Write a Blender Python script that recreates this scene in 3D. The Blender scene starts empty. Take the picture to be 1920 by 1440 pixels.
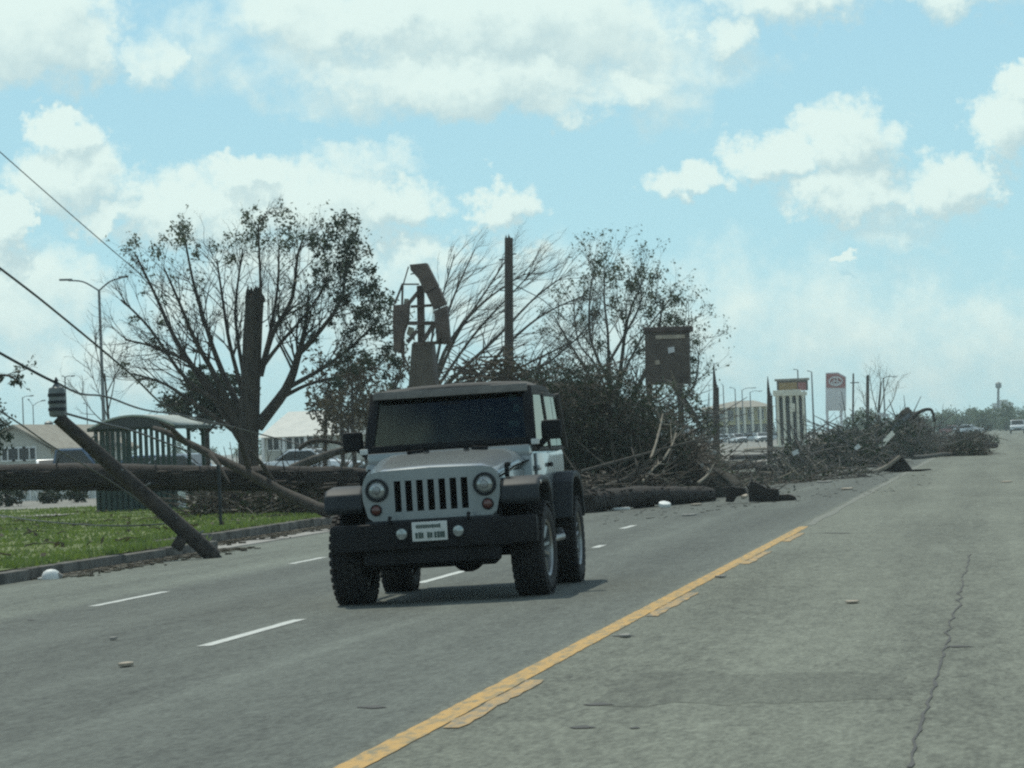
import bpy, bmesh, math, random
from mathutils import Vector, Matrix, noise as mnoise

# ------------------------------------------------------------------ camera, sky, sun, exposure
SC = bpy.context.scene
COL = SC.collection
F = 6500.0                      # focal length in photo pixels (1920 wide)
HC = 1.30                       # eye height of the passenger above the road crown
VPX, VPY = 1870.0, 795.0        # where the road runs to
ROLL = math.radians(2.4)
SUN_AZ = math.radians(-28)      # from +Y (road direction) towards -X
SUN_EL = math.radians(58)
EXPOSURE = 0.0

fy = Vector(((VPX - 960) / F, (720 - VPY) / F, -1)).normalized()       # world +Y seen by the camera
upc = Vector((-math.sin(ROLL), math.cos(ROLL), 0))
upc = (upc - fy * upc.dot(fy)).normalized()
fx = fy.cross(upc)
RWC = Matrix((fx, fy, upc))     # rows: world axes in camera space -> maps camera vector to world vector
CAMLOC = Vector((0, 0, HC))
cam = bpy.data.objects.new('camera', bpy.data.cameras.new('camera'))
COL.objects.link(cam)
cam.matrix_world = Matrix.Translation(CAMLOC) @ RWC.to_4x4()
cam.data.sensor_width = 36.0
cam.data.lens = F / 1920 * 36
cam.data.clip_start = 0.1
cam.data.clip_end = 20000
SC.camera = cam
SC.render.resolution_x, SC.render.resolution_y = 1024, 768
SC.render.engine = 'CYCLES'
SC.cycles.filter_width = 2.3    # the photograph is a soft, enlarged phone picture
SC.cycles.max_bounces = 6
SC.cycles.transparent_max_bounces = 12
SC.cycles.volume_bounces = 0
SC.cycles.use_denoising = False   # keep the fine grain of a phone picture
vs = SC.view_settings
vs.view_transform = 'Standard'
vs.look = 'None'
vs.gamma = 1
vs.exposure = EXPOSURE
vs.use_curve_mapping = False


def ray(px, py):
    return (RWC @ Vector(((px - 960) / F, (720 - py) / F, -1)))


def P(px, py, Y):
    d = ray(px, py)
    return CAMLOC + d * (Y / d.y)


# ---- world: Nishita sky + cumulus laid out by direction
W = bpy.data.worlds.new('World')
SC.world = W
W.use_nodes = True
W.cycles.sampling_method = 'MANUAL'
W.cycles.sample_map_resolution = 256


def N(nt, t, **kw):
    n = nt.nodes.new(t)
    for k, v in kw.items():
        setattr(n, k, v)
    return n


def math_n(nt, op, a, b=None, c=None, clamp=False):
    n = nt.nodes.new('ShaderNodeMath')
    n.operation = op
    n.use_clamp = clamp
    for i, v in enumerate((a, b, c)):
        if v is None:
            continue
        if isinstance(v, (int, float)):
            n.inputs[i].default_value = v
        else:
            nt.links.new(v, n.inputs[i])
    return n.outputs[0]


def vmath(nt, op, a, b=None):
    n = nt.nodes.new('ShaderNodeVectorMath')
    n.operation = op
    for i, v in enumerate((a, b)):
        if v is None:
            continue
        if isinstance(v, (tuple, list)):
            n.inputs[i].default_value = v
        else:
            nt.links.new(v, n.inputs[i])
    return n.outputs['Value'] if op in ('LENGTH', 'DOT_PRODUCT') else n.outputs[0]


CLOUDS = [  # photo px centre, radii, strength
    (40, 50, 200, 130, 1.1), (295, 115, 60, 65, .5), (170, 90, 90, 70, .7),
    (560, 10, 220, 80, .75), (700, 30, 300, 85, .95), (950, 30, 330, 110, 1.1), (900, 145, 330, 90, 1.0), (690, 130, 200, 90, .7),
    (1100, 60, 240, 110, .8), (1180, 175, 150, 55, .7), (1360, 70, 90, 55, .7), (1500, -15, 300, 60, .7), (1780, -20, 260, 55, .6),
    (1060, 190, 150, 45, .7), (640, 200, 140, 40, .35),
    (120, 255, 80, 62, 1.1), (135, 335, 125, 85, 1.0), (15, 430, 60, 75, 1.1), (50, 560, 190, 120, .7), (190, 410, 80, 40, .8),
    (330, 385, 170, 75, .95), (455, 325, 85, 42, 1.0), (560, 390, 250, 95, .9), (740, 385, 110, 60, 1.0), (680, 315, 120, 55, .55),
    (945, 388, 82, 55, 1.0), (820, 480, 160, 50, .6), (560, 490, 260, 80, .6), (1010, 470, 60, 35, .5),
    (1590, 265, 115, 85, 1.1), (1450, 300, 100, 60, 1.0), (1290, 345, 85, 40, .9), (1580, 360, 140, 65, .9), (1780, 350, 118, 70, 1.1),
    (1900, 240, 95, 85, 1.1), (1920, 170, 60, 45, 1.0), (1240, 190, 120, 70, .4),
    (1575, 485, 30, 14, .8), (1530, 560, 110, 60, .42), (1680, 560, 130, 50, .35), (1260, 580, 130, 50, .35), (1850, 600, 130, 60, .42),
    (1600, 650, 260, 60, .35), (1350, 660, 200, 60, .3), (150, 680, 300, 90, .5), (900, 620, 320, 80, .35), (1860, 700, 200, 60, .3),
    (1350, 600, 520, 150, .42), (1750, 640, 420, 130, .45), (600, 560, 420, 140, .5), (1000, 560, 300, 130, .4), (420, 60, 140, 70, .35), (760, 90, 420, 130, .62), (1250, 130, 200, 80, .45), (1660, 430, 160, 50, .3),
]


def azel(v):
    return Vector((math.atan2(v.x, v.y) * F / 1000, math.asin(v.normalized().z) * F / 1000, 0))


grp = bpy.data.node_groups.new('cloud_density', 'ShaderNodeTree')
grp.interface.new_socket('P', in_out='INPUT', socket_type='NodeSocketVector')
grp.interface.new_socket('Dir', in_out='INPUT', socket_type='NodeSocketVector')
grp.interface.new_socket('D', in_out='OUTPUT', socket_type='NodeSocketFloat')
gi, go = N(grp, 'NodeGroupInput'), N(grp, 'NodeGroupOutput')
pw = gi.outputs['P']
acc = None
for (cx, cy, rx, ry, a) in CLOUDS:
    c = azel(ray(cx, cy))
    q = N(grp, 'ShaderNodeVectorMath', operation='MULTIPLY_ADD')
    grp.links.new(pw, q.inputs[0])
    q.inputs[1].default_value = (1000 / rx, 1000 / ry, 0)
    q.inputs[2].default_value = (-c.x * 1000 / rx, -c.y * 1000 / ry, 0)
    d = vmath(grp, 'DOT_PRODUCT', q.outputs[0], q.outputs[0])
    m = math_n(grp, 'MULTIPLY_ADD', d, -a * .8, a * .8)
    acc = m if acc is None else math_n(grp, 'MAXIMUM', acc, m)
# outside the frame the same kind of cumulus goes on
gn = N(grp, 'ShaderNodeTexNoise')
gn.inputs['Scale'].default_value = 7.0
gn.inputs['Detail'].default_value = 3
mp = vmath(grp, 'MULTIPLY', gi.outputs['Dir'], (1, 1, 1.8))
grp.links.new(mp, gn.inputs['Vector'])
gen = math_n(grp, 'MULTIPLY_ADD', gn.outputs['Fac'], 4.5, -2.15)
cv = ray(960, 350).normalized()
dv = vmath(grp, 'LENGTH', vmath(grp, 'SUBTRACT', gi.outputs['Dir'], tuple(cv)))
mr = N(grp, 'ShaderNodeMapRange')
mr.interpolation_type = 'SMOOTHSTEP'
grp.links.new(dv, mr.inputs['Value'])
mr.inputs['From Min'].default_value = .16
mr.inputs['From Max'].default_value = .26
mr.inputs['To Min'].default_value = -2.5
mr.inputs['To Max'].default_value = 0
gen = math_n(grp, 'ADD', gen, mr.outputs[0])
acc = math_n(grp, 'MAXIMUM', acc, gen)
grp.links.new(acc, go.inputs['D'])

nt = W.node_tree
nt.nodes.clear()
tc = N(nt, 'ShaderNodeTexCoord')
sky = N(nt, 'ShaderNodeTexSky', sky_type='NISHITA', sun_disc=False)
sky.sun_elevation = SUN_EL
sky.sun_rotation = SUN_AZ
sky.air_density = 1.0
sky.dust_density = .6
sky.ozone_density = 2.0
DIR = tc.outputs['Generated']
sx = N(nt, 'ShaderNodeSeparateXYZ')
nt.links.new(DIR, sx.inputs[0])
az = math_n(nt, 'MULTIPLY', math_n(nt, 'ARCTAN2', sx.outputs[0], sx.outputs[1]), F / 1000)
el = math_n(nt, 'MULTIPLY', math_n(nt, 'ARCSINE', sx.outputs[2]), F / 1000)
cb = N(nt, 'ShaderNodeCombineXYZ')
nt.links.new(az, cb.inputs[0])
nt.links.new(el, cb.inputs[1])
PP = cb.outputs[0]


def dens(p):
    g = N(nt, 'ShaderNodeGroup')
    g.node_tree = grp
    nt.links.new(p, g.inputs['P'])
    nt.links.new(DIR, g.inputs['Dir'])
    return g.outputs['D']


def billow(p, detail):
    n = N(nt, 'ShaderNodeTexNoise')
    n.inputs['Scale'].default_value = 9.0
    n.inputs['Detail'].default_value = detail
    n.inputs['Roughness'].default_value = .6
    nt.links.new(p, n.inputs['Vector'])
    return n.outputs['Fac']


wn = N(nt, 'ShaderNodeTexNoise')
wn.inputs['Scale'].default_value = 11.0
wn.inputs['Detail'].default_value = 4
wn.inputs['Roughness'].default_value = .66
nt.links.new(PP, wn.inputs['Vector'])
wm = N(nt, 'ShaderNodeVectorMath', operation='MULTIPLY_ADD')
nt.links.new(wn.outputs['Color'], wm.inputs[0])
wm.inputs[1].default_value = (.24, .17, 0)
wm.inputs[2].default_value = (-.12, -.085, 0)
PW = vmath(nt, 'ADD', PP, wm.outputs[0])
b0 = billow(PP, 7)
g0 = dens(PW)
g1 = dens(vmath(nt, 'ADD', PW, (-.012, .045, 0)))
b1 = billow(vmath(nt, 'ADD', PP, (-.012, .03, 0)), 3)
d0 = math_n(nt, 'ADD', g0, math_n(nt, 'MULTIPLY_ADD', b0, 1.15, -.575))
shv = math_n(nt, 'MULTIPLY_ADD', math_n(nt, 'SUBTRACT', b1, b0), .55, math_n(nt, 'SUBTRACT', g1, g0))
al = N(nt, 'ShaderNodeMapRange')
al.interpolation_type = 'SMOOTHSTEP'
nt.links.new(d0, al.inputs['Value'])
al.inputs['From Min'].default_value = -.10
al.inputs['From Max'].default_value = .56
sh = N(nt, 'ShaderNodeMapRange')
sh.interpolation_type = 'SMOOTHSTEP'
nt.links.new(shv, sh.inputs['Value'])
sh.inputs['From Min'].default_value = -.22
sh.inputs['From Max'].default_value = .42
cr = N(nt, 'ShaderNodeMix', data_type='RGBA')
nt.links.new(sh.outputs[0], cr.inputs['Factor'])
cr.inputs['A'].default_value = (8.0, 9.5, 8.95, 1)
cr.inputs['B'].default_value = (5.5, 7.2, 7.3, 1)
tint = N(nt, 'ShaderNodeMix', data_type='RGBA', blend_type='MULTIPLY')
tint.inputs['Factor'].default_value = 1
nt.links.new(sky.outputs[0], tint.inputs['A'])
tint.inputs['B'].default_value = (.92, 1.06, 1.12, 1)
# pale humid air low over the horizon, all round
hz = N(nt, 'ShaderNodeValToRGB')
nt.links.new(sx.outputs[2], hz.inputs['Fac'])
e = hz.color_ramp.elements
e[0].position, e[0].color = 0, (.53, .81, .85, 1)
e[1].position, e[1].color = .14, (.375, .675, .81, 1)
e2 = hz.color_ramp.elements.new(.05)
e2.color = (.45, .76, .85, 1)
hs = N(nt, 'ShaderNodeVectorMath', operation='SCALE')
nt.links.new(hz.outputs[0], hs.inputs[0])
hs.inputs['Scale'].default_value = 10
hf = N(nt, 'ShaderNodeMapRange')
hf.interpolation_type = 'SMOOTHSTEP'
nt.links.new(sx.outputs[2], hf.inputs['Value'])
hf.inputs['From Min'].default_value = .05
hf.inputs['From Max'].default_value = .5
hf.inputs['To Min'].default_value = .92
hf.inputs['To Max'].default_value = .0
hm = N(nt, 'ShaderNodeMix', data_type='RGBA')
nt.links.new(hf.outputs[0], hm.inputs['Factor'])
nt.links.new(tint.outputs['Result'], hm.inputs['A'])
nt.links.new(hs.outputs[0], hm.inputs['B'])
mix = N(nt, 'ShaderNodeMix', data_type='RGBA')
nt.links.new(math_n(nt, 'MULTIPLY', al.outputs[0], .93), mix.inputs['Factor'])
nt.links.new(hm.outputs['Result'], mix.inputs['A'])
nt.links.new(cr.outputs['Result'], mix.inputs['B'])
bg = N(nt, 'ShaderNodeBackground')
bg.inputs['Strength'].default_value = .1
nt.links.new(mix.outputs['Result'], bg.inputs['Color'])
wo = N(nt, 'ShaderNodeOutputWorld')
nt.links.new(bg.outputs[0], wo.inputs['Surface'])

sun = bpy.data.objects.new('sun', bpy.data.lights.new('sun', 'SUN'))
COL.objects.link(sun)
sun.data.energy = 2.9
sun.data.angle = math.radians(.6)
sun.data.color = (1.0, .97, .82)
sd = Vector((math.sin(SUN_AZ) * math.cos(SUN_EL), math.cos(SUN_AZ) * math.cos(SUN_EL), math.sin(SUN_EL)))
sun.rotation_euler = sd.to_track_quat('Z', 'Y').to_euler()
sun.location = (0, 0, 60)

# ------------------------------------------------------------------ helpers
rnd = random.Random(7)
ORG = {}


class MB:
    def __init__(s):
        s.v, s.f = [], []

    def add(s, vs_, fs_):
        o = len(s.v)
        s.v += [tuple(v) for v in vs_]
        s.f += [tuple(i + o for i in f) for f in fs_]
        return s

    def box(s, c, size, R=None):
        x, y, z = size[0] / 2, size[1] / 2, size[2] / 2
        vv = [Vector((i * x, j * y, k * z)) for k in (-1, 1) for j in (-1, 1) for i in (-1, 1)]
        if R is not None:
            vv = [R @ v for v in vv]
        c = Vector(c)
        return s.add([v + c for v in vv], [(0, 2, 3, 1), (4, 5, 7, 6), (0, 1, 5, 4), (2, 6, 7, 3), (0, 4, 6, 2), (1, 3, 7, 5)])

    def span(s, a, b):
        return s.box([(a[i] + b[i]) / 2 for i in range(3)], [abs(a[i] - b[i]) for i in range(3)])

    def beam(s, p0, p1, w, h, up=(0, 0, 1)):
        p0, p1 = Vector(p0), Vector(p1)
        d = (p1 - p0)
        L = d.length
        d.normalize()
        u = Vector(up)
        x = d.cross(u)
        if x.length < 1e-3:
            x = d.cross(Vector((0, 1, 0)))
        x.normalize()
        z = x.cross(d)
        R = Matrix((x, d, z)).transposed()
        return s.box((p0 + p1) / 2, (w, L, h), R)

    def tube(s, pts, rad, n=6, caps=True, jit=0.0, rng=None):
        pts = [Vector(p) for p in pts]
        if not isinstance(rad, (list, tuple)):
            rad = [rad] * len(pts)
        vv, ff = [], []
        d = (pts[1] - pts[0]).normalized()
        a = d.cross(Vector((0, 0, 1)))
        if a.length < .05:
            a = d.cross(Vector((0, 1, 0)))
        a.normalize()
        for i, p in enumerate(pts):
            if i == 0:
                t = pts[1] - pts[0]
            elif i == len(pts) - 1:
                t = pts[-1] - pts[-2]
            else:
                t = pts[i + 1] - pts[i - 1]
            t.normalize()
            a = (a - t * a.dot(t)).normalized()
            b = t.cross(a)
            for k in range(n):
                th = 2 * math.pi * k / n
                r = rad[i]
                if jit and rng:
                    r *= 1 + rng.uniform(-jit, jit)
                vv.append(p + (a * math.cos(th) + b * math.sin(th)) * r)
        for i in range(len(pts) - 1):
            for k in range(n):
                k2 = (k + 1) % n
                ff.append((i * n + k, i * n + k2, (i + 1) * n + k2, (i + 1) * n + k))
        if caps:
            ff.append(tuple(range(n - 1, -1, -1)))
            m = (len(pts) - 1) * n
            ff.append(tuple(m + k for k in range(n)))
        return s.add(vv, ff)

    def lathe(s, prof, org=(0, 0, 0), axis='x', n=28, close=False):
        org = Vector(org)
        vv, ff = [], []
        m = len(prof)
        for (a, r) in prof:
            for k in range(n):
                t = 2 * math.pi * k / n
                c, q = r * math.cos(t), r * math.sin(t)
                vv.append(org + (Vector((a, c, q)) if axis == 'x' else Vector((c, a, q)) if axis == 'y' else Vector((c, q, a))))
        for i in range(m - 1 + (1 if close else 0)):
            j = (i + 1) % m
            for k in range(n):
                k2 = (k + 1) % n
                ff.append((i * n + k, i * n + k2, j * n + k2, j * n + k))
        if not close:
            if prof[0][1] > 1e-4:
                ff.append(tuple(range(n)))
            if prof[-1][1] > 1e-4:
                ff.append(tuple((m - 1) * n + k for k in range(n - 1, -1, -1)))
        return s.add(vv, ff)

    def prism(s, poly, off):
        off = Vector(off)
        n = len(poly)
        p = [Vector(q) for q in poly]
        return s.add(p + [q + off for q in p],
                     [tuple(range(n))[::-1], tuple(range(n, 2 * n))] + [(i, (i + 1) % n, n + (i + 1) % n, n + i) for i in range(n)])

    def build(s, name, m, parent=None, bevel=0, smooth=None, seg=2):
        o0 = ORG.get(parent.name, Vector((0, 0, 0))) if parent else Vector((0, 0, 0))
        me = bpy.data.meshes.new(name)
        me.from_pydata([(v[0] - o0.x, v[1] - o0.y, v[2] - o0.z) for v in s.v], [], s.f)
        bm = bmesh.new()
        bm.from_mesh(me)
        bmesh.ops.recalc_face_normals(bm, faces=bm.faces)
        if bevel:
            es = [e for e in bm.edges if len(e.link_faces) == 2 and e.calc_face_angle(0) > .5]
            bmesh.ops.bevel(bm, geom=es, offset=bevel, segments=seg, affect='EDGES', profile=.6, clamp_overlap=True)
        bm.to_mesh(me)
        bm.free()
        if smooth is None:
            smooth = 40
        if smooth:
            me.shade_smooth()
            me.set_sharp_from_angle(angle=math.radians(smooth))
        me.materials.append(m)
        o = bpy.data.objects.new(name, me)
        COL.objects.link(o)
        if parent:
            o.parent = parent
            ORG[o.name] = o0
        else:
            ORG[o.name] = Vector((0, 0, 0))
        return o


def tag(o, label=None, cat=None, group=None, kind=None):
    for k, v in (('label', label), ('category', cat), ('group', group), ('kind', kind)):
        if v:
            o[k] = v
    return o


def thing(name, label, cat, loc=(0, 0, 0), group=None):
    o = bpy.data.objects.new(name, None)
    COL.objects.link(o)
    o.empty_display_size = .3
    o.location = loc
    ORG[o.name] = Vector(loc)
    return tag(o, label, cat, group)


def copy_tree(o, parent=None):
    c = o.copy()
    COL.objects.link(c)
    c.parent = parent
    ORG[c.name] = ORG.get(o.name, Vector((0, 0, 0)))
    for ch in list(o.children):
        copy_tree(ch, c)
    return c


def mat(name, c1, c2=None, scale=6, rough=.7, metal=0, bump=0, bscale=None, stretch=(1, 1, 1), detail=5, spec=.5, coat=0, lo=.35, hi=.65, emis=None, trans=0):
    m = bpy.data.materials.new(name)
    m.use_nodes = True
    t = m.node_tree
    b = t.nodes['Principled BSDF']
    b.inputs['Roughness'].default_value = rough
    b.inputs['Metallic'].default_value = metal
    b.inputs['Specular IOR Level'].default_value = spec
    b.inputs['Coat Weight'].default_value = coat
    b.inputs['Base Color'].default_value = (*c1, 1)
    co = N(t, 'ShaderNodeTexCoord')
    mp_ = N(t, 'ShaderNodeMapping')
    mp_.inputs['Scale'].default_value = stretch
    t.links.new(co.outputs['Object'], mp_.inputs['Vector'])
    if c2 is not None:
        nz = N(t, 'ShaderNodeTexNoise')
        nz.inputs['Scale'].default_value = scale
        nz.inputs['Detail'].default_value = detail
        nz.inputs['Roughness'].default_value = .62
        t.links.new(mp_.outputs[0], nz.inputs['Vector'])
        r = N(t, 'ShaderNodeValToRGB')
        r.color_ramp.elements[0].position = lo
        r.color_ramp.elements[1].position = hi
        r.color_ramp.elements[0].color = (*c1, 1)
        r.color_ramp.elements[1].color = (*c2, 1)
        t.links.new(nz.outputs['Fac'], r.inputs['Fac'])
        t.links.new(r.outputs[0], b.inputs['Base Color'])
    if bump:
        n2 = N(t, 'ShaderNodeTexNoise')
        n2.inputs['Scale'].default_value = bscale or scale * 3
        n2.inputs['Detail'].default_value = 4
        t.links.new(mp_.outputs[0], n2.inputs['Vector'])
        bp = N(t, 'ShaderNodeBump')
        bp.inputs['Strength'].default_value = bump
        bp.inputs['Distance'].default_value = .02
        t.links.new(n2.outputs['Fac'], bp.inputs['Height'])
        t.links.new(bp.outputs[0], b.inputs['Normal'])
    if trans:       # leaves let some light through
        tr = N(t, 'ShaderNodeBsdfTranslucent')
        tr.inputs['Color'].default_value = (c1[0] * 1.6, c1[1] * 1.6, c1[2], 1)
        mx = N(t, 'ShaderNodeMixShader')
        mx.inputs[0].default_value = trans
        t.links.new(b.outputs[0], mx.inputs[1])
        t.links.new(tr.outputs[0], mx.inputs[2])
        t.links.new(mx.outputs[0], t.nodes['Material Output'].inputs['Surface'])
    return m


def glass(name, tintc, rough=.03):
    m = bpy.data.materials.new(name)
    m.use_nodes = True
    t = m.node_tree
    t.nodes.remove(t.nodes['Principled BSDF'])
    tr = N(t, 'ShaderNodeBsdfTransparent')
    tr.inputs['Color'].default_value = (*tintc, 1)
    gl = N(t, 'ShaderNodeBsdfGlossy')
    gl.inputs['Roughness'].default_value = rough
    gl.inputs['Color'].default_value = (.75, .80, .74, 1)
    fr = N(t, 'ShaderNodeFresnel')
    fr.inputs['IOR'].default_value = 1.5
    mx = N(t, 'ShaderNodeMixShader')
    t.links.new(fr.outputs[0], mx.inputs[0])
    t.links.new(tr.outputs[0], mx.inputs[1])
    t.links.new(gl.outputs[0], mx.inputs[2])
    t.links.new(mx.outputs[0], t.nodes['Material Output'].inputs['Surface'])
    return m


M = dict(
    bark=mat('bark', (.024, .020, .016), (.065, .053, .042), 9, .9, bump=.5, stretch=(1, 1, .3)),
    barklog=mat('bark_log', (.011, .0095, .008), (.034, .027, .022), 5, .9, bump=.6),
    barkgrey=mat('bark_grey', (.04, .037, .03), (.10, .09, .075), 8, .9, bump=.4),
    pole=mat('weathered_pole', (.045, .037, .032), (.10, .082, .068), 14, .85, bump=.4, stretch=(1, 1, .08)),
    polelean=mat('weathered_pole_lean', (.016, .015, .013), (.055, .045, .037), 5, .85, bump=.4),
    twig=mat('twig', (.05, .042, .034), (.10, .085, .068), 4, .9),
    twigpale=mat('twig_pale', (.16, .14, .11), (.30, .26, .2), 4, .85),
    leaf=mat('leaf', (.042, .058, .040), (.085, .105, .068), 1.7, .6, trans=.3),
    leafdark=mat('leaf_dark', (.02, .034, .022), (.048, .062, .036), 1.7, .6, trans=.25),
    leafgrey=mat('leaf_grey', (.045, .055, .045), (.10, .11, .085), 1.5, .8, trans=.2),
    twiggrey=mat('twig_grey', (.07, .07, .065), (.16, .15, .135), 3, .9),
    leafbrown=mat('leaf_brown', (.05, .042, .026), (.10, .08, .05), 1.5, .8, trans=.2),
    soil=mat('soil', (.018, .018, .013), (.045, .038, .027), 2.2, 1, bump=.9, bscale=7),
    planks=mat('raw_wood', (.30, .25, .19), (.45, .39, .31), 5, .8, stretch=(1, 1, 1)),
    white=mat('white_paint', (.74, .76, .74), (.62, .63, .6), 3, .6),
    concrete=mat('concrete', (.22, .21, .19), (.33, .32, .295), 1.3, .9, bump=.2),
    kerb=mat('kerb_concrete', (.045, .043, .036), (.17, .16, .14), 2.2, .95, bump=.4),
    black=mat('black_plastic', (.010, .011, .012), (.018, .019, .021), 5, .75, spec=.18),
    void=mat('void', (.003, .003, .003), None, 5, 1, spec=0),
    rubber=mat('tyre_rubber', (.008, .008, .009), (.017, .017, .017), 8, .85, bump=.3),
    trim=mat('grey_trim', (.022, .027, .031), (.036, .041, .045), 3, .6, spec=.2),
    paint=mat('silver_paint', (.205, .235, .242), (.26, .285, .292), 2, .26, metal=.25, coat=.5),
    steel=mat('steel', (.20, .21, .21), (.3, .31, .31), 6, .4, metal=.9),
    galv=mat('galvanised', (.11, .125, .125), (.19, .205, .205), 5, .55, metal=.4),
    cloth=mat('soft_top_cloth', (.06, .058, .054), (.09, .086, .08), 9, .9),
    headercloth=mat('header_cloth', (.13, .125, .115), (.18, .17, .155), 9, .85),
    seat=mat('seat_cloth', (.13, .14, .13), (.18, .19, .18), 6, .9),
    lens=mat('lamp_lens', (.20, .225, .225), (.42, .45, .44), 22, .15, metal=.5, coat=.6),
    amber=mat('amber_lens', (.085, .028, .022), (.12, .04, .03), 12, .2, coat=.5),
    platew=mat('plate', (.50, .52, .50), (.6, .62, .6), 12, .5),
    plateink=mat('plate_ink', (.05, .08, .07)),
    green=mat('green_metal', (.012, .032, .026), (.025, .052, .042), 4, .5),
    cable=mat('cable', (.03, .032, .034), None, 5, .6),
    roofpoly=mat('roof_sheet', (.30, .34, .31), (.42, .45, .41), 2, .5),
    notice=mat('notice', (.55, .58, .55), (.7, .72, .7), 6, .5),
    wall=mat('pale_wall', (.40, .41, .36), (.48, .48, .43), 1.2, .9),
    wallw=mat('white_wall', (.5, .53, .5), (.62, .64, .6), 1.5, .9),
    rooft=mat('tan_roof', (.23, .21, .17), (.32, .30, .25), 2.5, .9),
    rooflight=mat('pale_roof', (.36, .39, .37), (.45, .47, .44), 1.6, .6),
    dark=mat('dark_opening', (.02, .024, .025), (.035, .04, .04), 2, .3),
    brick=mat('brown_sign', (.075, .06, .05), (.12, .098, .08), 3, .85),
    wreck=mat('wreck_metal', (.065, .048, .042), (.14, .105, .09), 3, .8),
    yellowwall=mat('yellow_wall', (.42, .37, .17), (.5, .44, .22), 1, .9),
    cream=mat('cream_stone', (.6, .58, .47), (.7, .68, .56), 1.5, .8),
    gold=mat('gold_panel', (.27, .18, .07), (.34, .23, .09), 2, .6),
    redp=mat('red_panel', (.30, .11, .10), (.36, .15, .14), 2, .55),
    signw=mat('sign_white', (.55, .55, .55), (.65, .65, .64), 2, .5),
    carwhite=mat('car_white', (.7, .73, .74), (.76, .78, .79), 2, .3, coat=.5),
    carblue=mat('car_blue', (.04, .09, .17), (.06, .12, .21), 2, .3, coat=.5),
    carsilver=mat('car_silver', (.35, .38, .4), (.42, .44, .46), 2, .3, metal=.4, coat=.5),
    carred=mat('car_red', (.22, .05, .05), (.28, .07, .06), 2, .3, coat=.5),
    tail=mat('tail_lamp', (.3, .02, .02), (.35, .03, .03), 8, .3),
    wind=glass('windshield_glass', (.50, .56, .54)),
    sidew=glass('side_glass', (.62, .66, .66)),
    sticker=mat('sticker', (.32, .38, .38), (.42, .48, .47), 30, .5),
)


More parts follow.
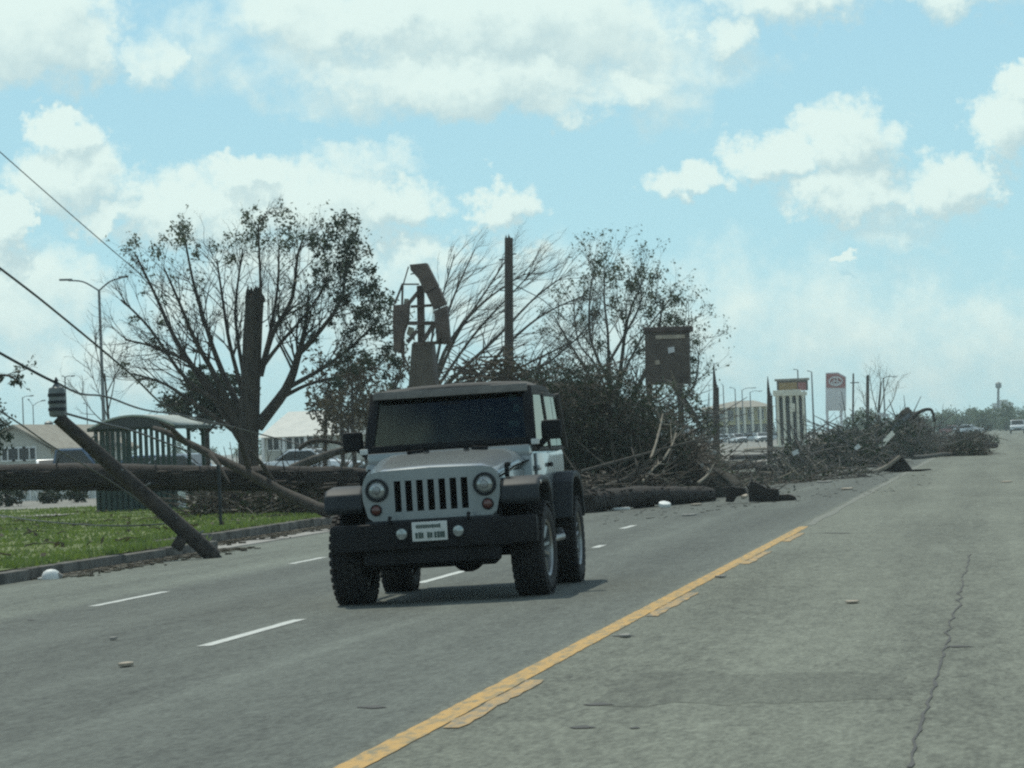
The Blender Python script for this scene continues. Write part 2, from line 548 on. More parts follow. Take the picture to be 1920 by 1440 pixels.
def road_material(name='road_surface', gain=1.0, seam=None):
    m = bpy.data.materials.new(name)
    m.use_nodes = True
    t = m.node_tree
    b = t.nodes['Principled BSDF']
    b.inputs['Roughness'].default_value = .88
    b.inputs['Specular IOR Level'].default_value = .3
    co = N(t, 'ShaderNodeTexCoord')
    ob = co.outputs['Object']

    def nz(scale, detail, stretch):
        q = N(t, 'ShaderNodeMapping')
        q.inputs['Scale'].default_value = stretch
        t.links.new(ob, q.inputs['Vector'])
        n = N(t, 'ShaderNodeTexNoise')
        n.inputs['Scale'].default_value = scale
        n.inputs['Detail'].default_value = detail
        n.inputs['Roughness'].default_value = .6
        t.links.new(q.outputs[0], n.inputs['Vector'])
        return n.outputs['Fac']
    lanes = nz(1.0, 4, (1.1, .035, 1))       # wear running along the lanes
    blot = nz(.35, 5, (1, .35, 1))           # broad stains and old patches
    grit = nz(34, 3, (1, .25, 1))            # aggregate, coarse enough to be seen at this distance
    cross = nz(1.0, 3, (.05, 1.2, 1))        # faint cross joints
    v = math_n(t, 'MULTIPLY_ADD', math_n(t, 'SUBTRACT', lanes, .5), .95, 1.0)
    v = math_n(t, 'MULTIPLY_ADD', math_n(t, 'SUBTRACT', blot, .5), .65, v)
    v = math_n(t, 'MULTIPLY_ADD', math_n(t, 'SUBTRACT', grit, .5), 1.7, v)
    v = math_n(t, 'MULTIPLY_ADD', math_n(t, 'SUBTRACT', nz(9, 4, (1, .22, 1)), .5), 1.0, v)
    v = math_n(t, 'MULTIPLY_ADD', math_n(t, 'SUBTRACT', cross, .5), .16, v)
    if seam is not None:                     # pale worn band where an old lane seam runs
        sq = N(t, 'ShaderNodeSeparateXYZ')
        t.links.new(ob, sq.inputs[0])
        off = math_n(t, 'ABSOLUTE', math_n(t, 'ADD', math_n(t, 'SUBTRACT', sq.outputs[0], seam), math_n(t, 'MULTIPLY_ADD', nz(.5, 3, (1, .4, 1)), .5, -.25)))
        bd = N(t, 'ShaderNodeMapRange')
        bd.interpolation_type = 'SMOOTHSTEP'
        t.links.new(off, bd.inputs['Value'])
        bd.inputs['From Min'].default_value = .02
        bd.inputs['From Max'].default_value = .16
        bd.inputs['To Min'].default_value = .34
        bd.inputs['To Max'].default_value = 0
        v = math_n(t, 'ADD', v, math_n(t, 'MULTIPLY', bd.outputs[0], nz(.6, 4, (1, .5, 1))))
    # tyre tracks polished a little darker in each lane
    st = N(t, 'ShaderNodeSeparateXYZ')
    t.links.new(ob, st.inputs[0])
    wv = math_n(t, 'SINE', math_n(t, 'MULTIPLY_ADD', st.outputs[0], 2 * math.pi / 1.55, .6))
    v = math_n(t, 'MULTIPLY_ADD', wv, .055, v)
    v = math_n(t, 'MULTIPLY', v, gain)
    # sparse dark and light specks
    vo = N(t, 'ShaderNodeTexVoronoi')
    q = N(t, 'ShaderNodeMapping')
    q.inputs['Scale'].default_value = (3.2, .9, 1)
    t.links.new(ob, q.inputs['Vector'])
    t.links.new(q.outputs[0], vo.inputs['Vector'])
    vo.inputs['Scale'].default_value = 1
    spot = N(t, 'ShaderNodeMapRange')
    t.links.new(vo.outputs['Distance'], spot.inputs['Value'])
    spot.inputs['From Min'].default_value = .05
    spot.inputs['From Max'].default_value = .10
    spot.inputs['To Min'].default_value = 1
    spot.inputs['To Max'].default_value = 0
    sgn = math_n(t, 'SUBTRACT', vo.outputs['Color'], .45)
    v = math_n(t, 'ADD', v, math_n(t, 'MULTIPLY', math_n(t, 'MULTIPLY', spot.outputs[0], sgn), .8))
    # older lanes on the near side are paler concrete, the far lanes darker asphalt
    sp = N(t, 'ShaderNodeSeparateXYZ')
    t.links.new(ob, sp.inputs[0])
    side = N(t, 'ShaderNodeMapRange')
    t.links.new(sp.outputs[0], side.inputs['Value'])
    side.inputs['From Min'].default_value = -2.86
    side.inputs['From Max'].default_value = -2.70
    mixc = N(t, 'ShaderNodeMix', data_type='RGBA')
    t.links.new(side.outputs[0], mixc.inputs['Factor'])
    mixc.inputs['A'].default_value = (.092, .102, .089, 1)
    mixc.inputs['B'].default_value = (.140, .150, .121, 1)
    # paler outer lane by the kerb
    s2 = N(t, 'ShaderNodeMapRange')
    t.links.new(sp.outputs[0], s2.inputs['Value'])
    s2.inputs['From Min'].default_value = -9.2
    s2.inputs['From Max'].default_value = -8.7
    mix2 = N(t, 'ShaderNodeMix', data_type='RGBA')
    t.links.new(s2.outputs[0], mix2.inputs['Factor'])
    mix2.inputs['A'].default_value = (.126, .140, .117, 1)
    t.links.new(mixc.outputs['Result'], mix2.inputs['B'])
    ml = vmath(t, 'MULTIPLY', mix2.outputs['Result'], (1, 1, 1))
    sc_ = N(t, 'ShaderNodeVectorMath')
    sc_.operation = 'SCALE'
    t.links.new(ml, sc_.inputs[0])
    t.links.new(v, sc_.inputs['Scale'])
    t.links.new(sc_.outputs[0], b.inputs['Base Color'])
    bp = N(t, 'ShaderNodeBump')
    bp.inputs['Strength'].default_value = .35
    bp.inputs['Distance'].default_value = .01
    t.links.new(grit, bp.inputs['Height'])
    t.links.new(bp.outputs[0], b.inputs['Normal'])
    return m


def paint_material(name, col, bg_, wear):
    m = mat(name, col)
    t = m.node_tree
    b = t.nodes['Principled BSDF']
    b.inputs['Roughness'].default_value = .75
    co = N(t, 'ShaderNodeTexCoord')
    q = N(t, 'ShaderNodeMapping')
    q.inputs['Scale'].default_value = (9, 2.2, 1)
    t.links.new(co.outputs['Object'], q.inputs['Vector'])
    n = N(t, 'ShaderNodeTexNoise')
    n.inputs['Scale'].default_value = 1.5
    n.inputs['Detail'].default_value = 6
    n.inputs['Roughness'].default_value = .7
    t.links.new(q.outputs[0], n.inputs['Vector'])
    r = N(t, 'ShaderNodeValToRGB')
    r.color_ramp.elements[0].position = wear - .07
    r.color_ramp.elements[1].position = wear + .09
    r.color_ramp.elements[0].color = (*bg_, 1)
    r.color_ramp.elements[1].color = (*col, 1)
    t.links.new(n.outputs['Fac'], r.inputs['Fac'])
    t.links.new(r.outputs[0], b.inputs['Base Color'])
    return m


M['road'] = road_material(seam=-4.55)
M['roadpatch'] = road_material('road_patch', .80)
M['yellow'] = paint_material('yellow_line_paint', (.47, .275, .065), (.19, .16, .085), .45)
M['yellowold'] = paint_material('worn_yellow_paint', (.40, .25, .085), (.16, .15, .11), .46)
M['yellowfaint'] = paint_material('faded_line_paint', (.165, .165, .13), (.122, .131, .108), .52)
M['seam'] = paint_material('worn_seam', (.135, .146, .126), (.110, .121, .105), .5)
M['dash'] = paint_material('white_line_paint', (.50, .52, .49), (.25, .26, .24), .36)
M['grassbase'] = mat('grass_base', (.075, .115, .032), (.18, .20, .07), .8, .95, bump=.6, bscale=14)
M['blade'] = mat('grass_blade', (.09, .14, .036), (.22, .25, .085), .55, .7, trans=.35)
M['lot'] = mat('lot_ground', (.16, .16, .14), (.26, .25, .22), .6, .95)
M['tar'] = mat('tar_seal', (.035, .036, .034), (.06, .06, .056), 5, .8)
M['farleaf'] = mat('far_leaf', (.08, .11, .075), (.14, .165, .10), .3, .8, trans=.2)

# ------------------------------------------------------------------ ground profile
XC, XK, XB, XR = -2.67, -12.0, -13.2, 9.5
CS = .018
Y0, Y1 = 4.0, 2600.0
YBAY = 52.5


def zroad(x):
    return -CS * abs(x - XC)


ZV = zroad(XK) + .14            # verge level at the kerb


def gz(x, y=60):
    if x > XK:
        return zroad(x)
    xk = XB if y > YBAY else XK
    if x > xk:
        return zroad(x)
    return ZV


def G(px, py):
    """point of the ground under a photo pixel"""
    d = ray(px, py)
    z = 0
    for _ in range(12):
        p = CAMLOC + d * ((z - HC) / d.z)
        z = gz(p.x, p.y)
    return p


def strip(xs, zs, y0, y1, ny=1):
    mb = MB()
    n = len(xs)
    for j in range(ny + 1):
        y = y0 + (y1 - y0) * (j / ny)
        mb.v += [(x, y, z) for x, z in zip(xs, zs)]
    for j in range(ny):
        for i in range(n - 1):
            mb.f.append((j * n + i, j * n + i + 1, (j + 1) * n + i + 1, (j + 1) * n + i))
    return mb


strip([-4000, XB - .3, XB - .29, XR + .2, XR + .21, 4000], [ZV - .02, ZV - .02, -.6, -.6, -.1, -.1], -200, 9000).build('ground', M['lot'], smooth=0)
tag(bpy.data.objects['ground'], kind='structure')
road = strip([XK, -9, -6, XC, 0, 3, 6, XR], [zroad(x) for x in (XK, -9, -6, XC, 0, 3, 6, XR)], Y0 - 30, Y1).build('road', M['road'], smooth=0)
tag(road, kind='structure')
bay = strip([XB, XK - .004], [zroad(XB) - .0, zroad(XK) - .002], YBAY, 400).build('bus_bay', M['concrete'], smooth=0)
tag(bay, kind='structure')
mb = MB()
yy = YBAY + 1
while yy < 120:
    yy += 4.6
    mb.span((XB + .02, yy, zroad(XB) - .02), (XK - .03, yy + .02, zroad(XK) + .003))
mb.build('expansion_joint', M['tar'], bay, smooth=0)
MB().beam((XK - .005, YBAY, zroad(XK) - .008), (XK - .005, 160, zroad(XK) - .008), .07, .03).build('gutter_joint', M['tar'], bay, smooth=0)
# kerb stones, left side: one length along the road, a return, then the bay kerb
kerb = thing('kerb', None, None, (XK, 50, 0))
tag(kerb, kind='structure')
y = 6.0
while y < YBAY - .2:
    L = min(2.4, YBAY - y)
    dz, dx = rnd.uniform(-.012, .012), rnd.uniform(-.015, .015)
    MB().span((XK - .24 + dx, y + .012, zroad(XK) - .2), (XK - .004 + dx, y + L - .012, ZV + .004 + dz)).build('kerb_stone', M['kerb'], kerb, bevel=.02)
    y += 2.4
MB().span((XB - .2, YBAY - .18, zroad(XB) - .2), (XK - .02, YBAY - .006, ZV + .006)).build('kerb_stone', M['kerb'], kerb, bevel=.02)
y = YBAY + .02
while y < 130:
    dz, dx = rnd.uniform(-.012, .012), rnd.uniform(-.012, .012)
    MB().span((XB - .22 + dx, y, zroad(XB) - .2), (XB - .004 + dx, y + 2.4 - .02, ZV + .004 + dz)).build('kerb_stone', M['kerb'], kerb, bevel=.02)
    y += 2.4
# verge of mown grass
XV = -27.0
mb = MB()
nx, ny = 40, 60
for j in range(ny + 1):
    for i in range(nx + 1):
        y = 8 + 84 * j / ny
        xr_ = XK - .2 if y < YBAY else XB - .2
        x = XV + (xr_ - XV) * i / nx
        mb.v.append((x, y, ZV + .012 + .05 * mnoise.noise((x * .5, y * .5, 0)) * min(1, (xr_ - x) / 1.5) + .03 * min(1, (xr_ - x) / 2)))
for j in range(ny):
    for i in range(nx):
        a = j * (nx + 1) + i
        mb.f.append((a, a + 1, a + nx + 2, a + nx + 1))
verge = tag(mb.build('verge', M['grassbase'], smooth=60), kind='structure')
mb = MB()
for i in range(46000):
    y = 42 + 50 * rnd.random() ** 1.15
    xr_ = XK - .12 if y < YBAY else XB - .14
    x = xr_ - (xr_ - XV) * rnd.random() ** 1.3
    # keep to what lies in and near the view
    h = rnd.uniform(.03, .075) * (1.5 if x > xr_ - .4 else 1)
    w = rnd.uniform(.012, .03)
    a = rnd.uniform(0, math.pi)
    lx, ly = rnd.uniform(-.05, .05), rnd.uniform(-.05, .05)
    z = ZV + .01 + .05 * mnoise.noise((x * .5, y * .5, 0)) * min(1, (xr_ - x) / 1.5) + .03 * min(1, (xr_ - x) / 2)
    c, s_ = math.cos(a) * w, math.sin(a) * w
    mb.add([(x - c, y - s_, z), (x + c, y + s_, z), (x + lx, y + ly, z + h)], [(0, 1, 2)])
tag(mb.build('grass', M['blade'], smooth=0), 'bright green mown grass on the verge behind the kerb', 'grass', kind='stuff')
# pale footpath strip seen across the verge
tag(strip([-27.5, -21.6], [ZV + .075, ZV + .075], 78.2, 80.2).build('footpath', M['concrete'], smooth=0), kind='structure')

# ---- painted markings (parts of the road)


def decal(name, poly, m, dz=.004):
    """thin sheet on the road following its cross fall; poly in (x, y)"""
    mb = MB()
    mb.v = [(x, y, zroad(x) + dz) for x, y in poly]
    mb.f = [tuple(range(len(poly)))]
    return mb.build(name, m, road, smooth=0)


def ragged(x0, x1, y0, y1, n, amp, rng):
    a = [(x0 + rng.uniform(-amp, amp), y0 + (y1 - y0) * i / n) for i in range(n + 1)]
    b = [(x1 + rng.uniform(-amp, amp), y1 - (y1 - y0) * i / n) for i in range(n + 1)]
    return a + b


decal('centre_line', ragged(XC - .075, XC + .06, 5, 47.6, 300, .005, rnd), M['yellow'])
for (pa, pb) in (((868, 1366), (1030, 1276)), ((1228, 1156), (1312, 1112)), ((1400, 1058), (1442, 1034)), ((1468, 1016), (1500, 1000))):
    ya, yb = G(*pa).y, G(*pb).y
    decal('old_centre_line', ragged(XC + .072, XC + .165, ya, yb, 14, .012, rnd), M['yellowold'], .005)
decal('faded_centre_line', ragged(XC - .06, XC + .09, 48.2, 190, 80, .03, rnd), M['yellowfaint'])
# lane dashes located from the photograph
for (pa, pb) in (((385, 1212), (560, 1162)), ((785, 1094), (870, 1071)), ((1160, 992), (1195, 985)), ((180, 1137), (305, 1110)), ((540, 1058), (612, 1045)), ((1105, 1028), (1140, 1022))):
    a, b = G(*pa), G(*pb)
    xm = (a.x + b.x) / 2
    decal('lane_dash', ragged(xm - .055, xm + .055, a.y, b.y, 8, .006, rnd), M['dash'])
# tar-sealed crack on the near side (a vertical wander in the photo) and short dark scars
crack = [(1708, 1440), (1716, 1400), (1722, 1385), (1732, 1340), (1745, 1300), (1752, 1285), (1766, 1235), (1775, 1210), (1782, 1165), (1800, 1130), (1802, 1105), (1812, 1065), (1822, 1035)]
pts = [G(*q) for q in crack]
L_, R_ = [], []
for i, p in enumerate(pts[:-1]):
    q = pts[i + 1]
    for k in range(6):
        t = k / 6
        x, y = p.x + (q.x - p.x) * t, p.y + (q.y - p.y) * t
        j, w = .05 * mnoise.noise((y * 1.7, 3, 0)) + .012 * mnoise.noise((y * 9, 7, 0)), max(.0012, .007 + .012 * mnoise.noise((y * 3, 1, 5)))
        L_.append((x + j - w, y))
        R_.append((x + j + w, y))
decal('sealed_crack', L_ + R_[::-1], M['tar'], .0045)
for (qx, qy, w) in ((695, 1327, 62), (1122, 1322, 62), (1092, 1365, 54), (1798, 1213, 60), (1560, 1000, 90), (1168, 1193, 50), (55, 1163, 24), (1190, 1366, 22)):
    a, b = G(qx - w / 2, qy), G(qx + w / 2, qy)
    d = .05 + w * .0012
    decal('road_scar', [(a.x, a.y), ((a.x * 2 + b.x) / 3, a.y - d * .6), ((a.x + 2 * b.x) / 3, b.y - d * .3), (b.x, b.y), ((a.x + b.x) / 2, (a.y + b.y) / 2 + d)], M['tar'], .0042)
a, b, c, d = G(1165, 1262), G(1690, 1262), G(1715, 1312), G(1110, 1325)
pl = []
for (u0, u1) in ((a, b), (b, c), (c, d), (d, a)):
    for k in range(12):
        t = k / 12
        pl.append((u0.x + (u1.x - u0.x) * t + rnd.uniform(-.02, .02), u0.y + (u1.y - u0.y) * t + rnd.uniform(-.16, .16)))
decal('road_patch', pl, M['roadpatch'], .0012)

# ------------------------------------------------------------------ the off-road car
def build_car():
    T = thing('off_road_car', 'silver grey off-road car with slotted grille and soft top coming down the road', 'car')
    B = lambda: MB()
    FA, RA = -1.21, 1.21
    # tub
    body = B().prism([(0, -.62, .60), (0, -.62, 1.22), (0, -.45, 1.255), (0, 1.80, 1.255), (0, 1.86, 1.20), (0, 1.86, .62), (0, 1.66, .56), (0, .70, .52), (0, -.50, .52)], (1.50, 0, 0))
    body.v = [(x - .75, y, z) for x, y, z in body.v]
    b_ = body.build('body', M['paint'], T, bevel=.035)
    B().prism([(-.545, -1.66, .72), (.545, -1.66, .72), (.68, -.60, .72), (-.68, -.60, .72)], (0, 0, .38)).build('engine_bay', M['paint'], T, bevel=.02)
    # hood: crowned, falling to the front, tapered in plan
    mb = B()
    nu, nv = 14, 12
    for j in range(nv + 1):
        t = j / nv
        y = -1.715 + (1.715 - .575) * t
        w = .575 + .135 * t
        zt = 1.165 + .145 * t - .055 * max(0, 1 - t * 8) ** 2
        for i in range(nu + 1):
            u = -1 + 2 * i / nu
            z = zt - .028 * u * u - .10 * max(0, abs(u) - .80) / .2
            mb.v.append((u * w, y, z))
    for j in range(nv):
        for i in range(nu):
            a = j * (nu + 1) + i
            mb.f.append((a, a + 1, a + nu + 2, a + nu + 1))
    hood = mb.build('hood', M['paint'], T, smooth=60)
    so = hood.modifiers.new('s', 'SOLIDIFY')
    so.thickness = .025
    so.offset = -1
    for s in (-1, 1):
        mb = B().box((s * .635, -1.50, 1.10), (.035, .06, .12)).box((s * .645, -1.50, 1.15), (.05, .035, .04))
        mb.build('hood_latch', M['black'], hood, bevel=.008)
        B().beam((s * .22, -.62, 1.315), (s * .36, -.66, 1.305), .05, .03).build('hood_bumper', M['black'], hood, bevel=.006)
    for s in (-1, 1):
        B().tube([(s * .18, -.70, 1.298), (s * .18, -.70, 1.318)], [.03, .022], 10).build('washer_nozzle', M['black'], hood)
    for s in (-1, 1):
        B().tube([(s * .600, -1.70, 1.055), (s * .66, -1.2, 1.125), (s * .722, -.60, 1.175)], .007, 5).build('hood_seam', M['void'], hood)
    # cowl
    B().prism([(-.73, -.60, 1.18), (.73, -.60, 1.18), (.74, -.42, 1.18), (-.74, -.42, 1.18)], (0, 0, .135)).build('cowl', M['paint'], T, bevel=.02)
    # grille: plate made of strips between seven slots
    g = B()
    yf, th = -1.745, .06
    zs0, zs1, zt, zb = .80, 1.065, 1.145, .715

    def blk(x0, x1, z0, z1):
        g.span((x0, yf, z0), (x1, yf + th, z1))
    pitch, sw = .097, .058
    xs0 = -3 * pitch - sw / 2
    xs1 = -xs0
    for k in range(6):
        x0 = -3 * pitch + k * pitch + sw / 2
        blk(x0, x0 + pitch - sw, zs0 - .001, zs1 + .001)
    # outer cheeks, curved
    for s in (-1, 1):
        prof = [(xs1, zb), (.50, zb), (.56, zb + .05), (.595, .90), (.60, 1.02), (.575, 1.10), (.53, 1.14), (.45, 1.155), (xs1, 1.16)]
        g.prism([(s * x, yf, z) for x, z in prof], (0, th, 0))
    g.prism([(xs0 - .001, yf, zs1), (xs1 + .001, yf, zs1), (xs1 + .001, yf, 1.16), (0, yf, 1.168), (xs0 - .001, yf, 1.16)], (0, th, 0))
    blk(xs0 - .001, xs1 + .001, zb, zs0)
    gr = g.build('grille', M['paint'], T, smooth=30)
    B().box((0, yf + th + .03, .93), (.78, .02, .34)).build('radiator', M['dark'], T)
    for k in range(7):      # black sheets standing in for the shade inside the slots
        x0 = -3 * pitch + k * pitch
        mb = B()
        for zz in (zs0, zs1):
            pass
        mb.span((x0 - sw / 2 + .001, yf + .045, zs0 - .0), (x0 + sw / 2 - .001, yf + .055, zs1))
        mb.build('slot_shade', M['void'], gr)
    for s in (-1, 1):
        hl = B().lathe([(0, .102), (-.022, .100), (-.030, .091), (-.014, .083), (0, .081)], (s * .468, yf - .002, .995), 'y', 32, close=True).build('headlight', M['trim'], T)
        B().lathe([(.01, .083), (-.010, .080), (-.026, .051), (-.032, .0001)], (s * .468, yf - .004, .995), 'y', 32).build('lens', M['lens'], hl, smooth=60)
        B().lathe([(0, .035), (-.012, .03), (-.016, .0001)], (s * .468, yf - .032, .995), 'y', 18).build('bulb_shield', M['steel'], hl)
        ts = B().lathe([(0, .052), (-.014, .050), (-.018, .044), (0, .043)], (s * .485, yf - .002, .825), 'y', 24, close=True).build('turn_signal', M['trim'], T)
        B().lathe([(.004, .045), (-.012, .042), (-.02, .02), (-.022, .0001)], (s * .485, yf - .003, .825), 'y', 24).build('lens', M['amber'], ts, smooth=60)
    # bumper
    bp = B().prism([(-.90, -1.78, 0), (-.60, -1.93, 0), (.60, -1.93, 0), (.90, -1.78, 0), (.90, -1.62, 0), (-.90, -1.62, 0)], (0, 0, .235))
    bp.v = [(x, y, z + .475) for x, y, z in bp.v]
    bump = bp.build('front_bumper', M['black'], T, bevel=.035)
    B().prism([(-.60, -1.87, .355), (.60, -1.87, .355), (.52, -1.70, .30), (-.52, -1.70, .30)], (0, 0, .14)).build('lower_valance', M['black'], bump, bevel=.02)
    B().prism([(-.58, -1.80, .70), (.58, -1.80, .70), (.58, -1.66, .70), (-.58, -1.66, .70)], (0, 0, .03)).build('bumper_step', M['trim'], bump, bevel=.008)
    for s in (-1, 1):
        fl = B().lathe([(0, .056), (-.02, .056), (-.026, .05), (0, .048)], (s * .245, -1.932, .612), 'y', 24, close=True).build('fog_light', M['trim'], bump)
        B().lathe([(.004, .05), (-.016, .046), (-.022, .0001)], (s * .245, -1.932, .612), 'y', 24).build('lens', M['lens'], fl, smooth=60)
        B().tube([(s * .34, -1.86, .70), (s * .34, -1.93, .715), (s * .34, -1.965, .735), (s * .34, -1.95, .76), (s * .34, -1.90, .755)], .014, 8).build('tow_hook', M['black'], bump)
    pl_ = B().box((0, -1.952, .625), (.305, .012, .165)).build('licence_plate', M['platew'], bump, bevel=.004)
    mb = B()
    r2 = random.Random(3)
    for k in range(11):
        mb.box((-.108 + k * .0195, -1.9595, .668), (.0155, .003, .030 + r2.uniform(-.004, .004)))
    for k, x in enumerate((-.115, -.088, -.065, -.012, .012, .048, .074, .098, .12)):
        mb.box((x, -1.9595, .592), (.02, .003, .052 + r2.uniform(-.01, .006)))
    mb.build('plate_characters', M['plateink'], pl_)['kind'] = 'stuff'
    # underside: axles, differential, skid plates, links
    for ya in (FA, RA):
        B().tube([(-.72, ya, .405), (.72, ya, .405)], .045, 10).build('axle', M['black'], T)
        B().lathe([(-.15, .06), (-.12, .13), (0, .165), (.12, .13), (.15, .06)], (.22 if ya < 0 else .05, ya - .06, .40), 'y', 18).build('differential', M['black'], T, smooth=60)
    B().box((0, -.2, .47), (.9, 2.6, .16)).build('chassis', M['black'], T, bevel=.02)
    B().box((.08, -.15, .385), (.5, .7, .12)).build('skid_plate', M['black'], T, bevel=.03)
    B().tube([(-.62, -1.32, .44), (.60, -1.34, .50)], .022, 8).build('steering_link', M['black'], T)
    for s in (-1, 1):
        B().tube([(s * .48, FA + .04, .40), (s * .47, FA + .06, .90)], .05, 10).build('spring', M['black'], T)
        B().tube([(s * .50, RA - .04, .38), (s * .52, RA + .06, .85)], .035, 10).build('shock_absorber', M['black'], T)
    B().tube([(.35, 1.2, .45), (.38, 1.9, .47)], .035, 10).build('exhaust', M['black'], T)
    # fenders: swept strip over the wheel with a deep front lip
    def fender(path, x0, x1, thick, s):
        mb_ = B()
        n = len(path)
        inner = []
        cx_, cz_ = sum(p[0] for p in path) / n, .40
        for (y_, z_) in path:
            dx_, dz_ = y_ - cx_, z_ - cz_
            l_ = math.hypot(dx_, dz_)
            inner.append((y_ - dx_ / l_ * thick, z_ - dz_ / l_ * thick))
        poly = path + inner[::-1]
        mb_.prism([(s * x0, y_, z_) for y_, z_ in poly], (s * (x1 - x0), 0, 0))
        return mb_
    pf = [(-1.79, .845), (-1.755, .97), (-1.66, 1.02), (-1.35, 1.045), (-1.02, 1.03), (-.80, .92), (-.66, .62)]
    pr = [(.66, .62), (.84, .95), (1.0, 1.03), (1.3, 1.045), (1.55, 1.0), (1.74, .84), (1.80, .62)]
    for s in (-1, 1):
        mb = fender(pf, .60, .935, .07, s)
        fo = mb.build('front_fender', M['trim'], T, bevel=.032, seg=3)
        B().span((s * .61, -1.745, .855), (s * .895, -1.69, .955)).build('fender_face', M['trim'], fo, bevel=.02)
        B().span((s * .60, -1.68, .70), (s * .80, -1.64, .86)).build('fender_shade_block', M['void'], fo)  # black block put in for the shadow below the fender face
        B().box((s * .925, -1.62, .985), (.03, .10, .035)).build('side_marker', M['amber'], fo, bevel=.006)
        fender(pr, .72, .935, .06, s).build('rear_fender', M['trim'], T, bevel=.022)
        # wheel wells
        B().span((s * .56, -1.66, .70), (s * .60, -.70, 1.02)).build('inner_fender', M['black'], T)
    # wheels
    R, Wd = .405, .285
    tb = B()
    tb.lathe([(-Wd / 2 + .02, .25), (-Wd / 2, .29), (-Wd / 2 - .004, .34), (-Wd / 2 + .018, R - .03), (-Wd / 2 + .045, R - .012), (0, R - .008), (Wd / 2 - .045, R - .012), (Wd / 2 - .018, R - .03), (Wd / 2 + .004, .34), (Wd / 2, .29), (Wd / 2 - .02, .25)], (0, 0, 0), 'x', 44, close=True)
    for k in range(34):
        for q, (xo, wx) in enumerate(((-.112, .05), (-.05, .05), (.012, .05), (.068, .05), (.122, .04))):
            t = 2 * math.pi * (k + .5 * (q % 2)) / 34
            Rm = Matrix.Rotation(t, 3, 'X')
            tb.box(Rm @ Vector((xo, 0, R - .008)), (wx, .046, .022), Rm)
    rb = B()
    rb.lathe([(-.10, .255), (.115, .255), (.13, .245), (.115, .225), (.02, .215), (-.10, .215)], (0, 0, 0), 'x', 40, close=True)
    rb.lathe([(.02, .075), (.075, .07), (.085, .045), (.085, .0001)], (0, 0, 0), 'x', 24)
    for k in range(5):
        t = 2 * math.pi * k / 5
        Rm = Matrix.Rotation(t, 3, 'X')
        for dy in (-.035, .035):
            p = [Vector((.04, dy * .7, .05)), Vector((.075, dy, .12)), Vector((.085, dy * 1.5, .225))]
            rb.tube([Rm @ q for q in p], [.026, .024, .026], 6)
    rb.lathe([(-.02, .0001), (-.02, .20), (0, .20), (0, .0001)], (0, 0, 0), 'x', 24)
    wheels = []
    first = None
    for (wy, s) in ((FA, 1), (FA, -1), (RA, 1), (RA, -1)):
        w_ = bpy.data.objects.new('wheel', None)
        COL.objects.link(w_)
        w_.parent = T
        w_.location = (s * .79, wy, R)
        w_.empty_display_size = .1
        w_.rotation_euler = (rnd.uniform(0, 1), 0, 0 if s > 0 else math.pi)
        if wy == FA:
            w_.rotation_mode = 'XYZ'
            w_.rotation_euler.z += math.radians(-2.5)
        if first is None:
            ty = tb.build('tyre', M['rubber'])
            ri = rb.build('rim', M['steel'])
            first = (ty, ri)
            for q in first:
                q.parent = w_
        else:
            for q in first:
                c = q.copy()
                COL.objects.link(c)
                c.parent = w_
    # windshield frame and glass
    bl, tl = Vector((-.735, -.47, 1.315)), Vector((-.69, -.20, 1.835))
    br, tr = Vector((.735, -.47, 1.315)), Vector((.69, -.20, 1.835))
    mb = B()
    up = (0, -1, .5)
    mb.beam(bl, tl, .085, .06, up).beam(br, tr, .085, .06, up)
    mb.beam(bl + Vector((.03, 0, .03)), br + Vector((-.03, 0, .03)), .05, .07, (0, 0, 1)).beam(tl + Vector((.03, 0, -.02)), tr + Vector((-.03, 0, -.02)), .05, .07)
    wf = mb.build('windshield_frame', M['black'], T, bevel=.012)
    n_ = (tl - bl).cross(br - bl).normalized()
    ins = lambda p, a, b_: p
    gl = MB()
    a_, b2, c_, d_ = bl.lerp(tl, .06), br.lerp(tr, .06), br.lerp(tr, .97), bl.lerp(tl, .97)
    gl.prism([a_ + Vector((.03, 0, 0)), b2 - Vector((.03, 0, 0)), c_ - Vector((.03, 0, 0)), d_ + Vector((.03, 0, 0))], (0, .005, .003))
    wg = gl.build('windshield', M['wind'], T, smooth=0)
    for (u, v, w_, h_) in ((.40, .84, .035, .05), (.42, .64, .03, .07), (.40, .34, .045, .06)):
        # stickers inside the glass on the driver's side corner
        c = a_.lerp(d_, v).lerp(b2.lerp(c_, v), .5 + u) + Vector((0, .012, 0))
        ez = (d_ - a_).normalized()
        MB().prism([c + Vector((-w_, 0, 0)) - ez * h_ * .5, c + Vector((w_, 0, 0)) - ez * h_ * .5, c + Vector((w_, 0, 0)) + ez * h_ * .5, c + Vector((-w_, 0, 0)) + ez * h_ * .5], (0, .002, 0)).build('sticker', M['sticker'], wg)
    for s in (-1, 1):
        B().beam((s * .30 - .22, -.515, 1.342), (s * .30 + .22, -.505, 1.356), .02, .02).build('wiper', M['black'], T)
        B().box((s * .775, -.50, 1.335), (.07, .06, .05)).build('windshield_hinge', M['platew'], T, bevel=.008)
    B().box((0, -.24, 1.70), (.22, .04, .07)).build('rear_view_mirror', M['black'], T, bevel=.015)
    B().prism([(-.68, -.42, 1.2), (.68, -.42, 1.2), (.68, -.10, 1.2), (-.68, -.10, 1.2)], (0, 0, .11)).build('dashboard', M['black'], T, bevel=.03)
    B().lathe([(-.012, .18), (.0, .19), (.012, .18), (0, .165)], (.37, -.02, 1.28), 'y', 28, close=True).build('steering_wheel', M['black'], T)
